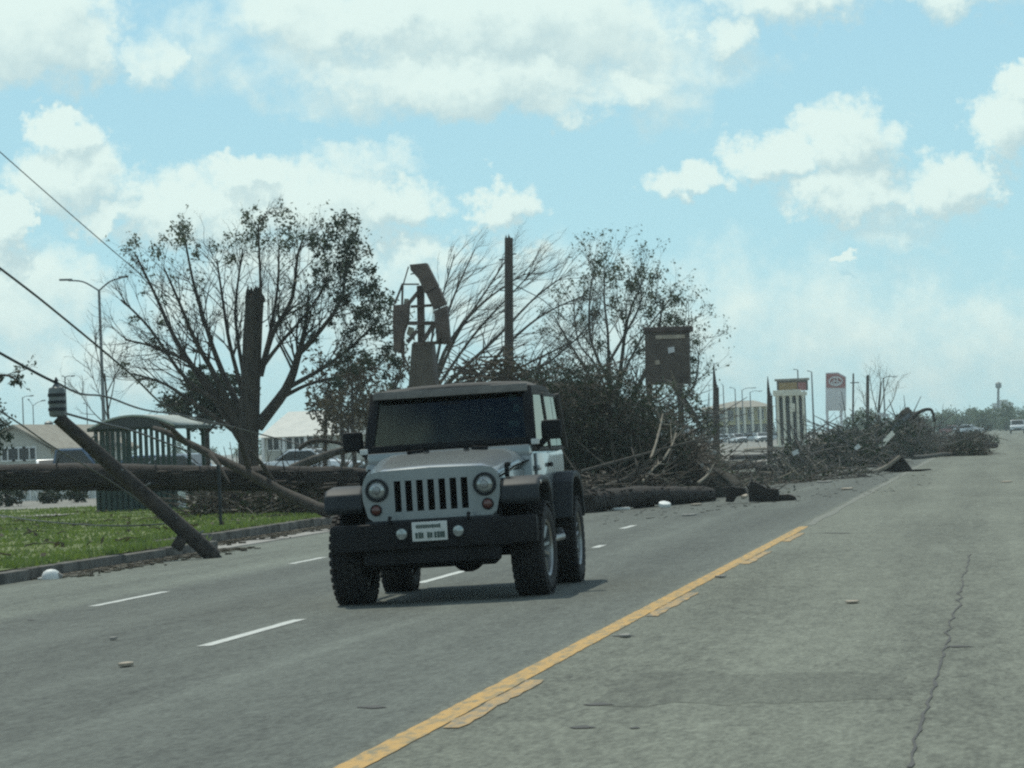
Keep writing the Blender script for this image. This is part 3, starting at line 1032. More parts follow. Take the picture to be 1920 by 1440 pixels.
    for s in (-1, 1):
        st = B().box((s * .37, .42, .98), (.50, .50, .16)).box((s * .37, .66, 1.22), (.48, .14, .60), Matrix.Rotation(-.2, 3, 'X')).build('front_seat', M['seat'], T, bevel=.05)
        B().box((s * .37, .74, 1.60), (.26, .09, .17)).build('headrest', M['seat'], st, bevel=.03)
        B().tube([(s * .62, .62, 1.2), (s * .60, .60, 1.72), (s * .56, .60, 1.76), (0, .60, 1.77)], .035, 8).build('roll_bar', M['black'], T)
    # soft top: roof, header, sides with windows, rear
    mb = B()
    sec = [(-.72, 1.76), (-.70, 1.845), (-.60, 1.882), (-.3, 1.90), (0, 1.905), (.3, 1.90), (.60, 1.882), (.70, 1.845), (.72, 1.76)]
    ys = [(-.26, -.030, 1.0), (-.10, .0, 1.0), (.5, .015, 1.0), (1.1, .0, 1.0), (1.5, -.03, .985), (1.72, -.10, .97)]
    for (y_, dz_, k_) in ys:
        mb.v += [(x * k_, y_, z + dz_) for x, z in sec]
    ns = len(sec)
    for j in range(len(ys) - 1):
        for i in range(ns - 1):
            a = j * ns + i
            mb.f.append((a, a + 1, a + ns + 1, a + ns))
    roof = mb.build('soft_top', M['cloth'], T, smooth=50)
    so = roof.modifiers.new('s', 'SOLIDIFY')
    so.thickness = .02
    B().prism([(-.705, -.285, 1.795), (.705, -.285, 1.795), (.70, -.265, 1.868), (-.70, -.265, 1.868)], (0, .06, 0)).build('header_rail', M['headercloth'], roof, bevel=.015)
    # side frames: pillars and rails from belt line to roof
    for s in (-1, 1):
        X0, X1 = s * .742, s * .705
        def pt(y_, z_):
            t = (z_ - 1.26) / .54
            return Vector((X0 + (X1 - X0) * t, y_, z_))
        mb = B()
        mb.beam(pt(-.40, 1.27), pt(-.17, 1.78), .035, .05, (s, 0, 0)).beam(pt(.60, 1.26), pt(.50, 1.78), .035, .09, (s, 0, 0))
        mb.beam(pt(-.2, 1.785), pt(1.66, 1.76), .035, .06, (s, 0, 0)).beam(pt(1.84, 1.26), pt(1.64, 1.78), .035, .12, (s, 0, 0))
        mb.beam(pt(1.20, 1.26), pt(1.15, 1.78), .03, .06, (s, 0, 0)).beam(pt(-.42, 1.268), pt(1.84, 1.268), .03, .05, (s, 0, 0))
        mb.build('side_frame', M['cloth'], roof, bevel=.008)
        for (q, nm) in (([pt(-.36, 1.29), pt(.56, 1.29), pt(.48, 1.76), pt(-.15, 1.76)], 'door_window'), ([pt(.64, 1.29), pt(1.18, 1.29), pt(1.13, 1.75), pt(.54, 1.75)], 'quarter_window'), ([pt(1.22, 1.29), pt(1.78, 1.29), pt(1.62, 1.74), pt(1.17, 1.75)], 'rear_side_window')):
            B().prism([w + Vector((s * .03, 0, 0)) for w in q], (-s * .004, 0, 0)).build(nm, M['sidew'], T, smooth=0)
        # door, set proud of the tub
        dr = B().prism([(s * .752, -.42, .60), (s * .752, .50, .60), (s * .752, .60, .80), (s * .752, .60, 1.235), (s * .752, -.42, 1.235)], (s * .022, 0, 0)).build('door', M['paint'], T, bevel=.012)
        B().box((s * .79, .44, 1.12), (.03, .16, .04)).build('handle', M['black'], dr, bevel=.008)
        for zz in (.78, 1.10):
            B().box((s * .785, -.44, zz), (.03, .10, .05)).build('hinge', M['paint'], dr, bevel=.008)
        # mirror
        mi = B().box((s * .905, -.30, 1.435), (.185, .085, .175)).build('side_mirror', M['black'], T, bevel=.03)
        B().tube([(s * .76, -.33, 1.28), (s * .80, -.31, 1.31), (s * .86, -.30, 1.37)], .03, 8).build('mirror_arm', M['black'], mi)
        B().box((s * .905, -.255, 1.435), (.15, .01, .14)).build('mirror_glass', M['steel'], mi)
        B().tube([(s * .80, -.62, .50), (s * .84, -.45, .45), (s * .84, .55, .45), (s * .80, .70, .50)], .035, 10).build('side_step', M['steel'], T)
    mb = B()
    mb.beam((-.70, 1.80, 1.30), (.70, 1.80, 1.30), .03, .08).beam((-.66, 1.69, 1.74), (.66, 1.69, 1.74), .03, .10).beam((-.66, 1.80, 1.27), (-.62, 1.69, 1.78), .14, .03, (0, 1, 0)).beam((.66, 1.80, 1.27), (.62, 1.69, 1.78), .14, .03, (0, 1, 0))
    mb.build('rear_curtain', M['cloth'], roof)
    B().prism([(-.60, 1.79, 1.33), (.60, 1.79, 1.33), (.57, 1.71, 1.70), (-.57, 1.71, 1.70)], (0, .005, 0)).build('rear_window', M['sidew'], roof, smooth=0)
    B().lathe([(-.13, .25), (-.14, .34), (-.11, .39), (.11, .39), (.14, .34), (.13, .25)], (.05, 2.02, 1.0), 'y', 36, close=True).build('spare_tyre', M['rubber'], T)
    B().box((0, 1.90, .56), (1.5, .12, .18)).build('rear_bumper', M['black'], T, bevel=.03)
    return T


car = build_car()
pa, pb = G(660, 1136), G(1000, 1112)
mid = (pa + pb) / 2
car.rotation_euler = (0, math.atan(-CS) * 1 + math.radians(-.35), math.radians(.6))
car.location = (mid.x + .02, mid.y + 1.21, zroad(mid.x) - .006)


# ------------------------------------------------------------------ generators for wood, brush and leaves
def at(px, Y):
    p = P(px, 850, Y)
    return Vector((p.x, Y, gz(p.x, Y)))


def px_m(Y):
    return Y / F


def leaf(mb_, c, size, rng):
    a = Vector((rng.gauss(0, 1), rng.gauss(0, 1), rng.gauss(0, 1))).normalized()
    b = a.cross(Vector((rng.gauss(0, 1), rng.gauss(0, 1), rng.gauss(0, 1)))).normalized()
    w = size * rng.uniform(.35, .6)
    mb_.add([c - a * size * .5, c + b * w * .5, c + a * size * .5, c - b * w * .5], [(0, 1, 2, 3)])


def clump(mb_, c, r, n, size, rng, flat=1.0):
    for _ in range(n):
        v = Vector((rng.gauss(0, .45), rng.gauss(0, .45), rng.gauss(0, .45) * flat)) * r
        leaf(mb_, c + v, size * rng.uniform(.6, 1.3), rng)


def twigs(mb_, lv, p, d, L, r, lvl, rng, leafn=0, lsize=.12, up=.15, kids=(3, 4), spread=.55, bendv=None):
    n = 3
    pts = [Vector(p)]
    dd = Vector(d).normalized()
    for i in range(n):
        dd = (dd + Vector((rng.gauss(0, .13), rng.gauss(0, .13), rng.gauss(0, .13) + up * .33)) + (bendv * .33 if bendv else Vector())).normalized()
        pts.append(pts[-1] + dd * L / n)
    mb_.tube(pts, [r, r * .8, r * .6, r * .35], 3 if lvl < 2 else 4, caps=False)
    if leafn and lvl <= 1:
        clump(lv, pts[-1], L * .28, leafn, lsize, rng)
    if lvl > 0:
        for _ in range(rng.randint(*kids)):
            t = rng.uniform(.25, 1)
            i = min(int(t * n), n - 1)
            q = pts[i].lerp(pts[i + 1], t * n - i)
            dv_ = (pts[i + 1] - pts[i]).normalized()
            side = Vector((rng.gauss(0, 1), rng.gauss(0, 1), rng.gauss(0, 1)))
            side = (side - dv_ * side.dot(dv_)).normalized()
            twigs(mb_, lv, q, (dv_ + side * rng.uniform(spread * .6, spread * 1.4)), L * rng.uniform(.45, .7), r * .5, lvl - 1, rng, leafn, lsize, up, kids, spread, bendv)


def smooth_pts(pts, n=4):
    out = []
    m = len(pts)
    for i in range(m - 1):
        p0, p1, p2, p3 = pts[max(i - 1, 0)], pts[i], pts[i + 1], pts[min(i + 2, m - 1)]
        for k in range(n):
            t = k / n
            out.append(.5 * ((2 * p1) + (p2 - p0) * t + (2 * p0 - 5 * p1 + 4 * p2 - p3) * t * t + (3 * p1 - p0 - 3 * p2 + p3) * t ** 3))
    out.append(Vector(pts[-1]))
    return out


def limb_of(tree, pxs, Y, r0, r1, rng, m, lm=None, depth=(0, 0), tw=14, twl=1.1, lvl=2, leafn=0, lsize=.13, up=.15, tail=.25, name='limb', spread=.55, bendv=None, kids=(3, 4), tr=.35):
    n = len(pxs)
    pts = [P(q[0], q[1], Y + depth[0] + (depth[1] - depth[0]) * i / (n - 1)) for i, q in enumerate(pxs)]
    pts = [p + Vector((rng.gauss(0, .03), 0, rng.gauss(0, .03))) if i else p for i, p in enumerate(pts)]
    sp_ = smooth_pts(pts)
    k = len(sp_)
    rad = [r0 + (r1 - r0) * (i / (k - 1)) ** .8 for i in range(k)]
    mb_, lv = MB(), MB()
    mb_.tube(sp_, rad, 7, jit=.06, rng=rng)
    for _ in range(tw):
        t = tail + (1 - tail) * rng.random()
        i = min(int(t * (k - 1)), k - 2)
        q = sp_[i].lerp(sp_[i + 1], rng.random())
        dv_ = (sp_[i + 1] - sp_[i]).normalized()
        side = Vector((rng.gauss(0, 1), rng.gauss(0, 1), rng.gauss(0, 1)))
        side = (side - dv_ * side.dot(dv_)).normalized()
        twigs(mb_, lv, q, dv_ + side * rng.uniform(.4, .9), twl * rng.uniform(.6, 1.3) * (1.1 - .4 * t), max(rad[i] * tr, .012), lvl, rng, leafn, lsize, up, kids, spread, bendv)
    o = mb_.build(name, m, tree)
    if lv.v and lm:
        lv.build('foliage', lm, o, smooth=0)
    return o


def foliage_of(tree, spots, Y, n25, size, rng, m, thick=1.0, name='crown'):
    """leafy tufts at photo spots, spread in depth"""
    lv = MB()
    for (cx, cy, r) in spots:
        rm = r * px_m(Y)
        c = P(cx, cy, Y + rng.uniform(-1, 1) * thick)
        k = max(10, int(2.6 * n25 * (r / 25) ** 2))
        for _ in range(max(2, int(r / 6))):
            cc = c + Vector((rng.gauss(0, .45), rng.gauss(0, .5), rng.gauss(0, .4))) * rm
            clump(lv, cc, rm * .6, k // max(2, int(r / 6)) + 1, size, rng)
    return lv.build(name, m, tree, smooth=0)


def splinters(parent, c, r, h, n, rng, m, d=Vector((0, 0, 1))):
    mb_ = MB()
    for _ in range(n):
        a = rng.uniform(0, 6.28)
        x = Vector((math.cos(a), math.sin(a), 0)) * r * rng.uniform(.2, .8)
        hh = h * rng.uniform(.3, 1)
        mb_.tube([c + x - d * .08, c + x + d * hh * .5, c + x * .9 + d * hh], [r * .28, r * .2, r * .02], 4)
    return mb_.build('splintered_end', m, parent, smooth=20)


def log_thing(name, label, cat, pts, r0, r1, m, rng, parts=True, group=None, seg=5, n=10, endm=None):
    pts = smooth_pts([Vector(p) for p in pts], seg)
    k = len(pts)
    root = thing(name, label, cat, tuple(pts[0]), group)
    mb_ = MB()
    mb_.tube(pts, [(r0 + (r1 - r0) * i / (k - 1)) * (1 + rng.uniform(-.07, .07)) for i in range(k)], n, jit=.07, rng=rng)
    mb_.build('trunk', m, root, smooth=50)
    if parts:
        d1 = (pts[-1] - pts[-2]).normalized()
        MB().tube([pts[-1] - d1 * .01, pts[-1] + d1 * .012], [r1 * .86, r1 * .8], n).build('broken_end', endm or M['twigpale'], root)
    return root


def brush_pile(name, label, c, rad, ntw, nleaf, rng, tm, lm, tl=(.5, 1.4), tr=(.006, .022), lsize=.14, stuff=True, topbias=0):
    """tangle of twigs and leaves over the ground round c (half-ellipsoid)"""
    mb_, lv = MB(), MB()
    c = Vector(c)

    def rp():
        while True:
            v = Vector((rng.uniform(-1, 1), rng.uniform(-1, 1), rng.uniform(0, 1)))
            k = v.length
            if k < 1 and k > .15 and (mnoise.noise(v * 2.3 + c) > -.35):
                return c + Vector((v.x * rad[0], v.y * rad[1], v.z * rad[2]))
    for _ in range(ntw):
        p = rp()
        d = Vector((rng.gauss(0, 1), rng.gauss(0, .7), rng.gauss(.15, .45))).normalized()
        L = rng.uniform(*tl)
        r = rng.uniform(*tr)
        q1 = p + d * L * .5 + Vector((rng.gauss(0, .06), rng.gauss(0, .06), rng.gauss(0, .06)))
        q2 = q1 + (d + Vector((rng.gauss(0, .25), rng.gauss(0, .25), rng.gauss(0, .2)))) * L * .5
        zmin = c.z + r
        for q in (q1, q2):
            q.z = max(q.z, zmin)
        mb_.tube([p, q1, q2], [r, r * .8, r * .4], 4, caps=False)
    for _ in range(nleaf // 12):
        clump(lv, rp(), .30, 12, lsize, rng, .8)
    sw_ = MB()
    for _ in range(ntw // 14):
        p = rp()
        d = Vector((rng.gauss(0, 1), rng.gauss(0, .5), rng.gauss(.1, .35))).normalized()
        L = rng.uniform(.25, .9)
        r = rng.uniform(.012, .035)
        q = p + d * L
        q.z = max(q.z, c.z + r)
        sw_.tube([p, p.lerp(q, .5), q], [r, r, r * .4], 4)
    root = thing(name, label, 'brush', tuple(c))
    if sw_.v:
        o_ = sw_.build('split_wood', M['twigpale'], root, smooth=20)
        o_['kind'] = 'stuff'
    if stuff:
        root['kind'] = 'stuff'
    if mb_.v:
        t_ = mb_.build('twigs', tm, root)
        t_['kind'] = 'stuff'
    if lv.v:
        l_ = lv.build('leaves', lm, root, smooth=0)
        l_['kind'] = 'stuff'
    return root


# ------------------------------------------------------------------ left roadside: hanging pole, cables, fallen trunk, shelter
R1 = random.Random(11)
base = G(404, 1046)
YL = base.y
top = P(108, 782, YL - .6)
lp = thing('hanging_utility_pole', 'broken length of wooden utility pole slanting from its cables down to the kerb', 'pole', tuple(base))
axis = (top - base).normalized()
pp = [base + axis * .02, base.lerp(top, .3), base.lerp(top, .65), top]
MB().tube(smooth_pts(pp), [.118, .12, .118, .116, .114, .112, .11, .108, .105, .10, .098, .095, .095], 14, jit=.03, rng=R1).build('shaft', M['polelean'], lp)
splinters(lp, base + Vector((0, 0, .0)), .11, .22, 9, R1, M['polelean'], -axis)
cb_ = P(107, 762, YL - .6)
can = MB().lathe([(-.21, .06), (-.20, .105), (-.17, .115), (.17, .115), (.20, .105), (.22, .06), (.25, .04)], tuple(cb_ + Vector((0, 0, .06))), 'z', 22).build('transformer_can', M['galv'], lp)
for dz in (-.10, .0, .10):
    MB().lathe([(dz - .022, .115), (dz - .022, .126), (dz + .022, .126), (dz + .022, .115)], tuple(cb_ + Vector((0, 0, .06))), 'z', 22, close=True).build('rib', M['trim'], can)
MB().lathe([(0, .02), (.02, .035), (.04, .02), (.06, .035), (.08, .02), (.11, .01)], tuple(cb_ + Vector((0, 0, .30))), 'z', 12).build('bushing', M['trim'], can)
MB().beam(cb_ + Vector((0, .1, -.12)), top - axis * .25, .06, .05).build('mounting_bracket', M['galv'], lp)
for k in range(5):      # climbing pegs and torn hardware
    q = base.lerp(top, .14 + .17 * k)
    MB().tube([q, q + Vector((.16, -.06, -.06 if k % 2 else .1))], .013, 6).build('step_peg', M['galv'], lp)
MB().box(base.lerp(top, .17) + Vector((-.13, -.05, -.12)), (.16, .1, .2), Matrix.Rotation(.6, 3, 'Y')).build('torn_bracket', M['polelean'], lp, bevel=.02)


def cable(label, pxs, r, sag=0, name='cable'):
    """pxs: (px, py, Y)"""
    pts = smooth_pts([P(*q) for q in pxs], 8)
    return tag(MB().tube(pts, r, 6).build(name, M['cable']), label, 'cable')


cable('thin highest cable slanting down from the top left behind the street lamp', [(-420, -90, 60), (0, 285, 70), (235, 490, 80), (440, 660, 92.5)], .011)
cable('thick cable slanting down across the street lamp pole towards the tree', [(-420, 190, 50), (0, 503, 58), (120, 597, 62), (240, 697, 68), (330, 775, 78), (430, 800, 92.6)], .021)
cable('thick cable running from the left edge down to the transformer can', [(-500, 380, YL - 4), (0, 662, YL - 1.5), (101, 716, YL - .6)], .02)
cable('slack cable from the transformer can drooping over the bus shelter roof', [(104, 716, YL - .6), (150, 738, YL + 2), (200, 744, YL + 6), (270, 768, YL + 12), (360, 782, YL + 22), (480, 812, YL + 34), (600, 845, YL + 32), (640, 870, 69)], .016)
cable('slack cable from the pole tip sagging in front of the bus shelter slats', [(112, 772, YL - .6), (185, 792, YL + 3), (250, 808, YL + 8), (310, 830, YL + 13), (356, 848, YL + 17.5)], .017)
cable('thin loose cable crossing in front of the fallen trunk at the left', [(-60, 735, YL - 2), (30, 790, YL), (95, 835, YL + 4), (165, 876, YL + 9), (228, 916, YL + 12), (300, 968, YL + 14)], .012)
ga = [G(q, w) for q, w in ((-60, 968), (0, 976), (60, 986), (160, 996), (260, 998), (330, 992))]
tag(MB().tube(smooth_pts([p + Vector((0, 0, .12)) for p in ga]), .014, 6).build('cable', M['cable']), 'dark cable lying on the grass below the fallen trunk', 'cable')

lt, lt2 = MB(), MB()
for k in range(5200):
    y = 42 + 44 * R1.random()
    xk_ = XK if y < YBAY else XB
    if k % 3:
        x = xk_ + abs(R1.gauss(0, .28)) - .02
        z = zroad(x) + .012
        (lt if k % 4 else lt2).box((x, y, z), (R1.uniform(.02, .09), R1.uniform(.02, .12), R1.uniform(.008, .03)), Matrix.Rotation(R1.uniform(0, 3), 3, 'Z'))
    elif k % 27 == 0:
        x = xk_ - .25 - 9 * R1.random() ** 1.4
        leaf(lt, Vector((x, y, ZV + .07 + R1.uniform(0, .05))), R1.uniform(.06, .18), R1)
for k in range(70):
    y = 44 + 40 * R1.random()
    xk_ = XK if y < YBAY else XB
    c = Vector((xk_ - .4 - 8 * R1.random(), y, ZV + .09))
    d = Vector((R1.gauss(0, 1), R1.gauss(0, 1), .05)).normalized() * R1.uniform(.15, .6)
    lt.tube([c, c + d * .5 + Vector((0, 0, .03)), c + d], [.012, .01, .004], 4)
lo_ = thing('leaf_litter', 'dark leaves and twigs littering the verge and gutter', 'litter', (XK, 60, 0))
lo_['kind'] = 'stuff'
for q_, m_ in ((lt, 'leafbrown'), (lt2, 'twigpale')):
    o_ = q_.build('litter_bits', M[m_], lo_, smooth=0)
    o_['kind'] = 'stuff'

# the long fallen trunk held above the ground
YF = 69.0
tr_ = log_thing('fallen_tree', 'long dark fallen tree trunk lying level across the verge in front of the shelter', 'trunk',
                [P(-180, 893, YF + .3), P(60, 894, YF), P(250, 893, YF), P(430, 897, YF), P(600, 897, YF + .4), P(760, 905, YF + 1)], .27, .24, M['barklog'], R1, parts=False, n=14)
for (px_, r_) in ((-120, .11), (690, .16), (560, .10)):
    q = P(px_, 897, YF + .3)
    MB().tube([q, q + Vector((.15, -.1, -.45)), Vector((q.x + .35, q.y + .1, ZV))], [r_, r_ * .9, r_ * .7], 8, jit=.08, rng=R1).build('stub_limb', M['barklog'], tr_)
for k in range(26):
    q = P(R1.uniform(-20, 640), R1.uniform(872, 916), YF - .22)
    a = Vector((R1.uniform(-.3, .3), R1.uniform(-.25, 0), R1.uniform(-.2, .4)))
    MB().tube([q + Vector((0, .1, 0)), q + a * .4, q + a], [.018, .012, .004], 5).build('broken_twig', M['barklog'], tr_)
bk = MB()
for k in range(240):        # plates of bark standing off the trunk
    px_ = R1.uniform(-40, 680)
    c = P(px_, 895, YF)
    a = R1.uniform(-2.2, 2.2) - math.pi / 2
    r_ = .255
    p = c + Vector((0, math.sin(a) * r_, math.cos(a + math.pi / 2 * 0) * 0)) if False else c + Vector((0, math.cos(a + math.pi) * r_, math.sin(a + math.pi) * r_))
    p = c + Vector((0, -abs(math.cos(a)) * r_, math.sin(a) * r_))
    bk.box(p, (R1.uniform(.12, .4), R1.uniform(.02, .05), R1.uniform(.03, .07)), Matrix.Rotation(a, 3, 'X') @ Matrix.Rotation(R1.uniform(-.15, .15), 3, 'Z'))
o_ = bk.build('bark_plates', M['barklog'], tr_, smooth=20)
o_['kind'] = 'stuff'

# second leaning pole/trunk: from above the trunk down to the ground by the car
e0 = P(618, 962, 66)
e0.z = max(e0.z, ZV + .12)
lg = log_thing('leaning_log', 'grey brown trunk slanting down to the grass behind the car fender', 'trunk',
               [e0, P(545, 930, 66.4), P(470, 890, 66.8), P(395, 852, 67.4), P(315, 812, 68), P(290, 803, 68.6)], .12, .05, M['bark'], R1)
for (a, b_) in (((470, 890), (440, 800)), ((395, 852), (430, 905)), ((350, 832), (300, 792)), ((520, 915), (470, 845))):
    p0, p1 = P(*a, 67), P(*b_, 66.2)
    MB().tube([p0, p0.lerp(p1, .5) + Vector((0, -.1, .08)), p1], [.06, .045, .02], 6).build('side_branch', M['bark'], lg)
# fallen limb pieces behind the car's left fender
log_thing('broken_limb', 'pale barked broken limb rising right towards the car mirror', 'limb', [P(545, 880, 70.5), P(590, 862, 70.6), P(640, 845, 70.8), P(700, 838, 71)], .10, .07, M['barkgrey'], R1)
log_thing('broken_limb', 'dark curved limb arching over the white parked car', 'limb', [P(560, 842, 72), P(590, 826, 72), P(640, 832, 72.2), P(690, 850, 72.4)], .05, .03, M['bark'], R1)
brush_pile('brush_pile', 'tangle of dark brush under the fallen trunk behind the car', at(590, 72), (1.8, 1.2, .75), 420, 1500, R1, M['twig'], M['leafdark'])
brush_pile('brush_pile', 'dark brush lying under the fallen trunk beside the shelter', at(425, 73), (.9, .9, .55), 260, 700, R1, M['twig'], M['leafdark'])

# thin sign post in the verge
sp0 = G(415, 1006)
pt_ = thing('sign_post', 'thin bare steel post standing in the kerb right of the slanting pole', 'post', tuple(sp0))
MB().beam(sp0, Vector((sp0.x, sp0.y, P(415, 872, sp0.y).z)), .05, .04).build('post', M['trim'], pt_)
MB().tube([sp0 + Vector((0, 0, -.01)), sp0 + Vector((0, 0, .05))], .07, 10).build('socket', M['kerb'], pt_)

# white crumpled piece at the kerb
wq = G(96, 1086)
KS = .72
wd = thing('debris_cover', 'white domed plastic cover lying by the kerb at the left', 'debris', tuple(wq))
MB().lathe([(a_ * KS, b_ * KS) for a_, b_ in ((0, .17), (.06, .165), (.13, .13), (.165, .07), (.175, .0001))], tuple(wq + Vector((0, 0, 0))), 'z', 16).build('shell', M['white'], wd, smooth=60)
MB().box(wq + Vector((.115, -.02, .035)), (.07, .05, .07), Matrix.Rotation(.6, 3, 'Y')).build('torn_flap', M['concrete'], wd, bevel=.01)
MB().box(wq + Vector((-.12, .02, .012)), (.10, .09, .024)).build('base_flange', M['white'], wd, bevel=.006)

# ---- bus shelter
YS = 82.0
A, Bx = P(181, 850, YS).x, P(327, 850, YS).x
zt_ = P(250, 800, YS).z
z0 = ZV + .05
sh_ = thing('bus_shelter', 'dark green bus shelter with vertical slats and pale vaulted roof on the verge', 'bus shelter', (A, YS, z0))
DEP = 3.1
zb_ = P(250, 972, YS).z
for (x, y) in ((A, YS), (Bx, YS), (A, YS + DEP), (Bx, YS + DEP), (Bx, YS + DEP / 2)):
    MB().span((x - .04, y - .04, z0 - .05), (x + .04, y + .04, zt_)).build('post', M['green'], sh_)
ns_ = 13
zs_ = zb_ + .12
for k in range(ns_):
    x = A + (Bx - A) * (k + 1) / (ns_ + 1)
    MB().span((x - .042, YS - .02, zs_), (x + .042, YS + .02, zt_ - .06)).build('slat', M['green'], sh_)
for z in (zs_, zs_ + .85, zt_ - .04):
    MB().span((A + .04, YS - .028, z - .035), (Bx - .04, YS + .028, z + .035)).build('rail', M['green'], sh_)
MB().span((A + .04, YS + .03, zs_), (Bx - .04, YS + .045, zs_ + .72)).build('kick_panel', M['green'], sh_)
for k in range(3):
    y = YS + .7 + k * (DEP - .3) / 3
    MB().span((A - .02, y, zs_), (A + .02, y + .07, zt_ - .06)).build('slat', M['green'], sh_)
MB().span((A + .3, YS + .3, z0 + .42), (A + .75, YS + DEP - .3, z0 + .47)).build('bench', M['green'], sh_, bevel=.01)
MB().span((Bx - .02, YS + .1, P(340, 962, YS).z), (Bx + .02, YS + .95, P(340, 920, YS).z)).build('notice_panel', M['notice'], sh_)
# vaulted roof, arch in x, axis along the road
mb = MB()
cx_, hw, rise = (A + Bx) / 2, (Bx - A) / 2 + .12, P(260, 777, YS).z - zt_
na = 14
for yq in (YS - .25, YS + DEP + .3):
    for i in range(na + 1):
        t = -1 + 2 * i / na
        mb.v.append((cx_ + t * hw, yq, zt_ + rise * (1 - t * t)))
for i in range(na):
    mb.f.append((i, i + 1, na + 2 + i, na + 1 + i))
rf = mb.build('roof', M['roofpoly'], sh_, smooth=60)
so = rf.modifiers.new('s', 'SOLIDIFY')
so.thickness = .05
mb = MB()
mb.prism([(cx_ + (-1 + 2 * i / na) * (hw - .03), YS - .2, zt_ + rise * (1 - (-1 + 2 * i / na) ** 2) - .03) for i in range(na + 1)], (0, .05, 0))
mb.build('gable_panel', M['dark'], rf, smooth=0)
for s in (-1, 1):
    MB().span((cx_ + s * hw - .03, YS - .26, zt_ - .09), (cx_ + s * hw + .03, YS + DEP + .31, zt_ + .0)).build('gutter', M['green'], rf)

# ---- white broken boards on the grass
q = G(420, 968)
wb = tag(MB().box(q + Vector((0, .2, .09)), (.95, .5, .05), Matrix.Rotation(.05, 3, 'Y')).build('panel_piece', M['white'], bevel=.008), 'flat white panel lying on the grass behind the steel post', 'debris')

# ------------------------------------------------------------------ the big broken tree and its neighbours
YT = 95.0
R2 = random.Random(23)
t1 = thing('broken_tree', 'large tree with snapped-off thick trunk and fan of mostly bare branches', 'tree', tuple(at(468, YT)))
tp = [at(468, YT) - Vector((0, 0, .1)), P(466, 850, YT), P(469, 740, YT), P(473, 640, YT), P(478, 560, YT)]
MB().tube(smooth_pts(tp), [.40, .34, .31, .30, .30, .29, .29, .29, .28, .28, .28, .27, .27, .27, .26, .26, .26], 12, jit=.05, rng=R2).build('trunk', M['bark'], t1)
splinters(t1, P(478, 562, YT), .29, .42, 22, R2, M['bark'])
limbs = [
    ([(455, 830), (400, 740), (335, 645), (292, 560), (252, 478)], .13),
    ([(452, 805), (402, 700), (368, 636), (332, 560), (308, 500)], .11),
    ([(455, 775), (415, 690), (385, 605), (360, 525), (345, 440)], .11),
    ([(457, 745), (430, 650), (415, 560), (405, 490)], .08),
    ([(460, 725), (445, 640), (441, 570), (455, 470)], .07),
    ([(476, 690), (487, 600), (492, 510), (487, 420)], .07),
    ([(488, 705), (515, 630), (545, 560), (560, 480), (570, 440)], .10),
    ([(490, 690), (530, 640), (572, 590), (612, 530)], .07),
    ([(482, 800), (537, 732), (560, 663), (573, 610), (576, 540)], .20),
    ([(560, 664), (606, 612), (640, 560), (652, 480)], .09),
    ([(520, 750), (575, 720), (640, 706), (705, 690)], .07),
    ([(543, 725), (600, 692), (660, 652), (705, 600)], .08),
    ([(450, 815), (380, 765), (310, 722), (245, 700)], .09),
    ([(445, 795), (370, 695), (300, 655), (238, 640)], .08),
    ([(447, 775), (352, 715), (282, 615), (225, 560)], .08),
    ([(466, 770), (500, 640), (520, 540), (525, 460)], .08),
]
for i, (pxs, r0) in enumerate(limbs):
    limb_of(t1, pxs, YT, r0, .022, R2, M['bark'], M['leaf'], depth=(0, R2.uniform(-1.6, 1.6)), tw=20, twl=1.15, lvl=3, leafn=(1 if i in (0, 2, 6, 8, 9, 11) else 0), lsize=.10, up=.08, kids=(2, 3), spread=.65)
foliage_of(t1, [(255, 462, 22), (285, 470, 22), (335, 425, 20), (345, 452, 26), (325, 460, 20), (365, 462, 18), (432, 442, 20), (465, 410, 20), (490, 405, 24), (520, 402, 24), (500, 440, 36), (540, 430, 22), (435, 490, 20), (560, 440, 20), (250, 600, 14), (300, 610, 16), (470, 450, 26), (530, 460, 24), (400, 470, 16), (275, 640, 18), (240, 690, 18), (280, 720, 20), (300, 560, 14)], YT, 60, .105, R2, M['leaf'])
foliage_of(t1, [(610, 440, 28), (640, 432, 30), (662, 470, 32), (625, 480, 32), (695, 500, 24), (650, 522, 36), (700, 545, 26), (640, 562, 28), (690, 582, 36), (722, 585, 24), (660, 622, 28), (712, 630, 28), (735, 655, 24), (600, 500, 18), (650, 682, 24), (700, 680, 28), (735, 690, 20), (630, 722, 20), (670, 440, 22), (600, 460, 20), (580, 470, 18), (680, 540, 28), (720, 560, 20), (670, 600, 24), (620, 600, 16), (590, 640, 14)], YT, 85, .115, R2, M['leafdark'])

t2 = thing('dark_shrub_tree', 'dense dark low tree behind the snapped trunk and above the shelter', 'tree', tuple(at(385, 112)))
MB().tube([at(385, 112), P(385, 800, 112), P(388, 750, 112)], [.16, .13, .08], 8).build('trunk', M['bark'], t2)
for k in range(5):
    limb_of(t2, [(385, 815), (385 + (k - 2) * 18, 770), (385 + (k - 2) * 30, 715 + abs(k - 2) * 12)], 112, .07, .02, R2, M['bark'], tw=6, twl=.7, lvl=1)
foliage_of(t2, [(340, 745, 30), (370, 720, 32), (410, 712, 32), (440, 740, 30), (390, 755, 40), (350, 775, 28), (420, 775, 30), (380, 690, 16)], 112, 150, .17, R2, M['leafdark'], thick=.8)

